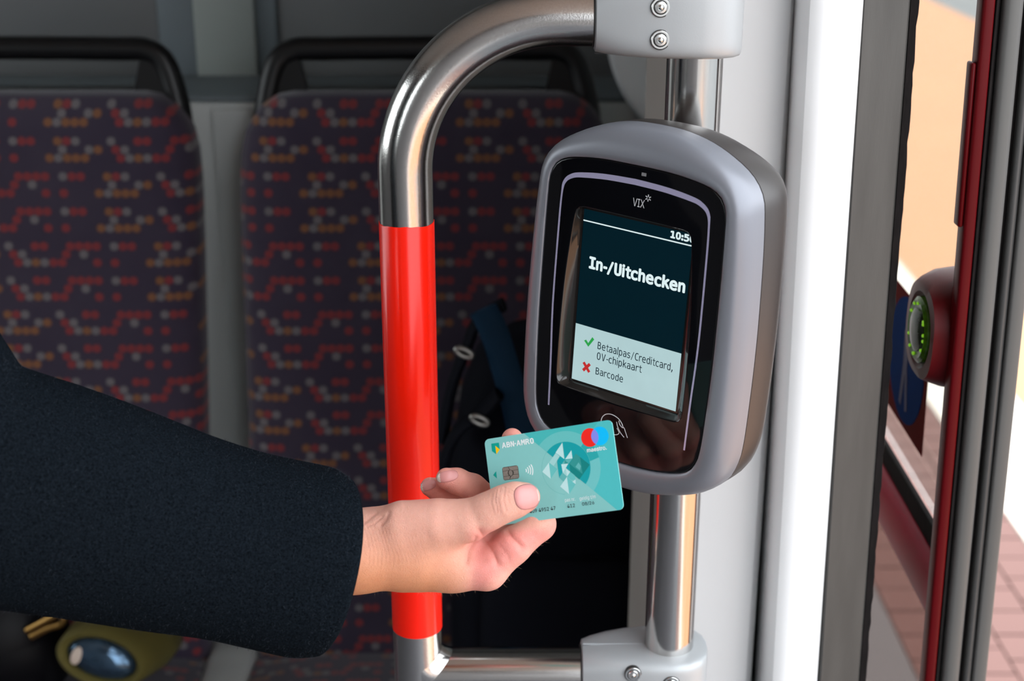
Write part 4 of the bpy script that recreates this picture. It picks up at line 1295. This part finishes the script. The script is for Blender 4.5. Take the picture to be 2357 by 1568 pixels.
# nails: thin curved plates lying on the finger ends
M['nail'] = plain('nail_plate', (0.62, 0.265, 0.25), 0.34, var=0.08, nscale=60, stretch=(1, 1, 6), spec=0.35)
M['nail_tip'] = plain('nail_free_edge', (0.78, 0.68, 0.60), 0.3, var=0.03)
M['nail_moon'] = plain('nail_half_moon', (0.74, 0.46, 0.45), 0.3, var=0.03)
def trace(px, py, d0, d1):
    """first surface hit along the sight lines"""
    px = np.asarray(px, float); py = np.asarray(py, float)
    r = (RT[None] * ((px - 1178.5) / FPX)[:, None] + UP[None] * ((784 - py) / FPX)[:, None] + FW[None])
    d = np.full(len(px), d0)
    for _ in range(60):
        s = hand_sdf((CAM + r * d[:, None]) * 1000) / 1000
        d = np.minimum(d + s * 0.9, d1)
    return (CAM + r * d[:, None]) * 1000, d
def nail(name, c, axis, L, W, d0, tipf, moon, e=2.6):
    ax_ = np.array(axis, float); ax_ /= np.linalg.norm(ax_); sd = np.array([-ax_[1], ax_[0]])
    nr, na = 12, 40
    px, py, uu = [], [], []
    for i in range(nr + 1):
        for j in range(na):
            t = 2 * math.pi * j / na
            k = (i / nr)
            u = math.copysign(abs(math.cos(t)) ** (2 / e), math.cos(t)) * k; w = math.copysign(abs(math.sin(t)) ** (2 / e), math.sin(t)) * k
            q = np.array(c) + ax_ * u * L + sd * w * W
            px.append(q[0]); py.append(q[1]); uu.append(u)
    P, d = trace(px, py, d0, d0 + 0.09)
    miss = np.abs(hand_sdf(P)) > 0.3
    for i in range(1, nr + 1):            # keep the rim on the finger where the sight line passes beside it
        for j in range(na):
            a_, b_ = i * na + j, (i - 1) * na + j
            if miss[a_] or abs(d[a_] - d[b_]) > 0.0025:
                P[a_] = P[b_]; d[a_] = d[b_]
    Nn = grad(P, 0.4)
    k = np.repeat(np.arange(nr + 1) / nr, na)
    top = P + Nn * (0.42 * (1 - k ** 8) + 0.10)[:, None]
    lowr = P[-na:] - Nn[-na:] * 0.6
    v = [tuple(q / 1000) for q in top] + [tuple(q / 1000) for q in lowr]
    f, mi = [], []
    for i in range(nr):
        for j in range(na):
            jj = (j + 1) % na
            if i == 0:
                f.append((j, na + j, na + jj)) 
            else:
                f.append((i * na + j, (i + 1) * na + j, (i + 1) * na + jj, i * na + jj))
            mu = (uu[i * na + j] + uu[(i + 1) * na + j]) / 2
            mi.append(1 if mu > tipf else (2 if mu < moon else 0))
    b = nr * na
    for j in range(na):
        jj = (j + 1) % na
        f.append((b + j, b + na + j, b + na + jj, b + jj)); mi.append(1 if uu[b + j] > tipf else 0)
    me = bpy.data.meshes.new(name)
    me.from_pydata(v, [], f); me.update()
    for m_ in ('nail', 'nail_tip', 'nail_moon'):
        me.materials.append(M[m_])
    me.polygons.foreach_set('material_index', mi)
    for p in me.polygons:
        p.use_smooth = True
    o = bpy.data.objects.new(name, me)
    return link(o, person)
nail('thumb_nail', (1212, 1144), (0.975, -0.22), 28.5, 29, 0.80, 0.92, -2)
nail('fingernail', (1030, 1097), (-0.97, 0.22), 25, 13, 0.86, 0.66, -2)
nail('fingernail', (985, 1117), (-0.93, 0.36), 19, 12, 0.87, 0.62, -2)

# coat sleeve
def coat_material():
    m, nt, p = new_mat('navy_wool')
    tc = nd(nt, 'ShaderNodeTexCoord')
    n1 = nd(nt, 'ShaderNodeTexNoise'); n1.inputs['Scale'].default_value = 800; n1.inputs['Detail'].default_value = 6; n1.inputs['Roughness'].default_value = 0.7
    lk(nt, tc.outputs['Object'], n1.inputs['Vector'])
    n2 = nd(nt, 'ShaderNodeTexNoise'); n2.inputs['Scale'].default_value = 1400; n2.inputs['Detail'].default_value = 2
    lk(nt, tc.outputs['Object'], n2.inputs['Vector'])
    mr = nd(nt, 'ShaderNodeMapRange'); mr.inputs[1].default_value = 0.36; mr.inputs[2].default_value = 0.66
    lk(nt, n1.outputs[0], mr.inputs[0])
    base = mixc(nt, mr.outputs[0], (0.0018, 0.0028, 0.0042, 1), (0.0090, 0.0128, 0.0178, 1))
    fleck = ma(nt, 'GREATER_THAN', n2.outputs[0], 0.80)
    base = mixc(nt, ma(nt, 'MULTIPLY', fleck, 0.35), base, (0.25, 0.25, 0.27, 1))
    lk(nt, base, p.inputs['Base Color'])
    p.inputs['Roughness'].default_value = 1.0
    p.inputs['Specular IOR Level'].default_value = 0.02
    p.inputs['Sheen Weight'].default_value = 0.0
    p.inputs['Sheen Roughness'].default_value = 0.45
    p.inputs['Sheen Tint'].default_value = (0.55, 0.65, 0.8, 1)
    b = nd(nt, 'ShaderNodeBump'); b.inputs['Strength'].default_value = 0.8; b.inputs['Distance'].default_value = 0.0006
    lk(nt, n1.outputs[0], b.inputs['Height']); lk(nt, b.outputs[0], p.inputs['Normal'])
    return m
M['coat'] = coat_material()
SL = [((800, 1096), (702, 1502), .886, .052, .022), ((768, 1079), (655, 1504), .884, .054, .017), ((690, 1062), (565, 1484), .880, .056, .010), ((600, 1042), (470, 1464), .874, .057, .005),
      ((480, 1003), (340, 1447), .864, .059, .0), ((350, 951), (195, 1425), .852, .060, .0), ((200, 895), (40, 1403), .838, .061, .0), ((80, 856), (-110, 1388), .824, .062, .0),
      ((34, 838), (-300, 1370), .808, .064, .0), ((8, 800), (-470, 1240), .800, .063, .0), ((-40, 725), (-560, 1030), .790, .063, .0), ((-110, 590), (-610, 820), .780, .063, .0),
      ((-190, 400), (-660, 570), .765, .064, .0), ((-270, 160), (-740, 300), .75, .066, .0), ((-360, -180), (-840, -60), .72, .068, .0)]
NR = 56
def sleeve_ring(T, B, d, rd, bul, shrink=0.0, e=2.15):
    t, b = at_d(T[0], T[1], d), at_d(B[0], B[1], d)
    c = (t + b) / 2; h = (t - b) / 2
    axis = np.cross(h / np.linalg.norm(h), FW)      # along the arm towards the hand
    if axis[0] < 0 and T[0] > 0:
        axis = -axis
    hl = np.linalg.norm(h); f = (hl - shrink) / hl
    out = []
    for j in range(NR):
        a = 2 * math.pi * j / NR
        ca, sa = math.cos(a), math.sin(a)
        ca = math.copysign(abs(ca) ** (2 / e), ca); sa = math.copysign(abs(sa) ** (2 / e), sa)
        out.append(c + h * f * ca + FW * (rd - shrink) * sa - axis * bul * sa)
    return np.array(out)
base_r = [sleeve_ring(*s) for s in SL]
fine = catmull([r.ravel() for r in base_r], 5)
fine = [q.reshape(-1, 3) for q in fine]
# cuff: rounded lip, then the lining runs back up the sleeve
T0 = SL[0]
lip = []
for s, back in ((0.0005, -0.0012), (0.0022, -0.0022), (0.0042, -0.0010), (0.0052, 0.004), (0.0060, 0.03), (0.0065, 0.07)):
    r = sleeve_ring(*T0, shrink=s)
    ax_ = (fine[0].mean(0) - fine[5].mean(0)); ax_ /= np.linalg.norm(ax_)
    lip.append(r - ax_ * back)
rings = lip[::-1] + fine
rs = np.random.RandomState(5)
loft('coat_sleeve', rings, M['coat'], person, False, True, True, 80)

# wool fibres standing off the sleeve and fine hair along the wrist
def fibres(name, base, nrm, ln, width, mat, seed, lean):
    q = np.random.RandomState(seed)
    n = len(base)
    d = nrm * 0.55 + q.normal(0, 0.7, (n, 3)) * np.array([1, 1, 1]) + np.array(lean)
    d /= np.linalg.norm(d, axis=1)[:, None]
    bend = q.normal(0, 0.5, (n, 3))
    side = np.cross(d, FW); side /= np.linalg.norm(side, axis=1)[:, None] + 1e-9
    L = ln * q.uniform(0.35, 1.0, n)[:, None]
    p0 = base - nrm * 0.0002
    p1 = p0 + d * L * 0.5
    p2 = p0 + d * L + bend * L * 0.4
    w = side * width / 2
    v = np.stack([p0 - w, p0 + w, p1 + w * 0.8, p1 - w * 0.8, p2], 1).reshape(-1, 3)
    f = []
    for i in range(n):
        k = i * 5
        f += [(k, k + 1, k + 2, k + 3), (k + 3, k + 2, k + 4)]
    me = bpy.data.meshes.new(name)
    me.from_pydata(v.tolist(), [], f)
    me.materials.append(mat)
    o = bpy.data.objects.new(name, me)
    o['kind'] = 'stuff'
    return link(o, person)
M['fuzz'] = plain('navy_wool_fibre', (0.055, 0.065, 0.080), 0.9, var=0.5, nscale=900, spec=0.1)
M['hair'] = plain('fine_body_hair', (0.48, 0.33, 0.21), 0.5, var=0.3, nscale=500)
FR = np.array(fine)                                   # stations x ring x 3
nS = min(44, len(FR) - 1)
q = np.random.RandomState(11)
nf = 9000
i = q.randint(0, nS, nf); j = q.randint(0, NR, nf); a = q.rand(nf)[:, None]; b = q.rand(nf)[:, None]
j2 = (j + 1) % NR
base = (FR[i, j] * (1 - a) + FR[i + 1, j] * a) * (1 - b) + (FR[i, j2] * (1 - a) + FR[i + 1, j2] * a) * b
nrm = base - FR[i].mean(1)
nrm /= np.linalg.norm(nrm, axis=1)[:, None]
fibres('wool_fuzz', base, nrm, 0.0030, 0.00007, M['fuzz'], 3, (0, 0, 0))
sel = np.where((PY > 1338) & (PX > 830) & (PX < 1100) & (np.abs(N @ FW) < 0.55))[0]
sel2 = np.where((PX > 1110) & (PX < 1260) & (PY > 1240) & (np.abs(N @ FW) < 0.3) & (PD < 0.9))[0]
sel = np.concatenate([q.choice(sel, min(150, len(sel)), replace=False), q.choice(sel2, min(30, len(sel2)), replace=False)])
fibres('arm_hair', co[sel] / 1000, N[sel], 0.0042, 0.00005, M['hair'], 5, (0.35, 0, -0.1))
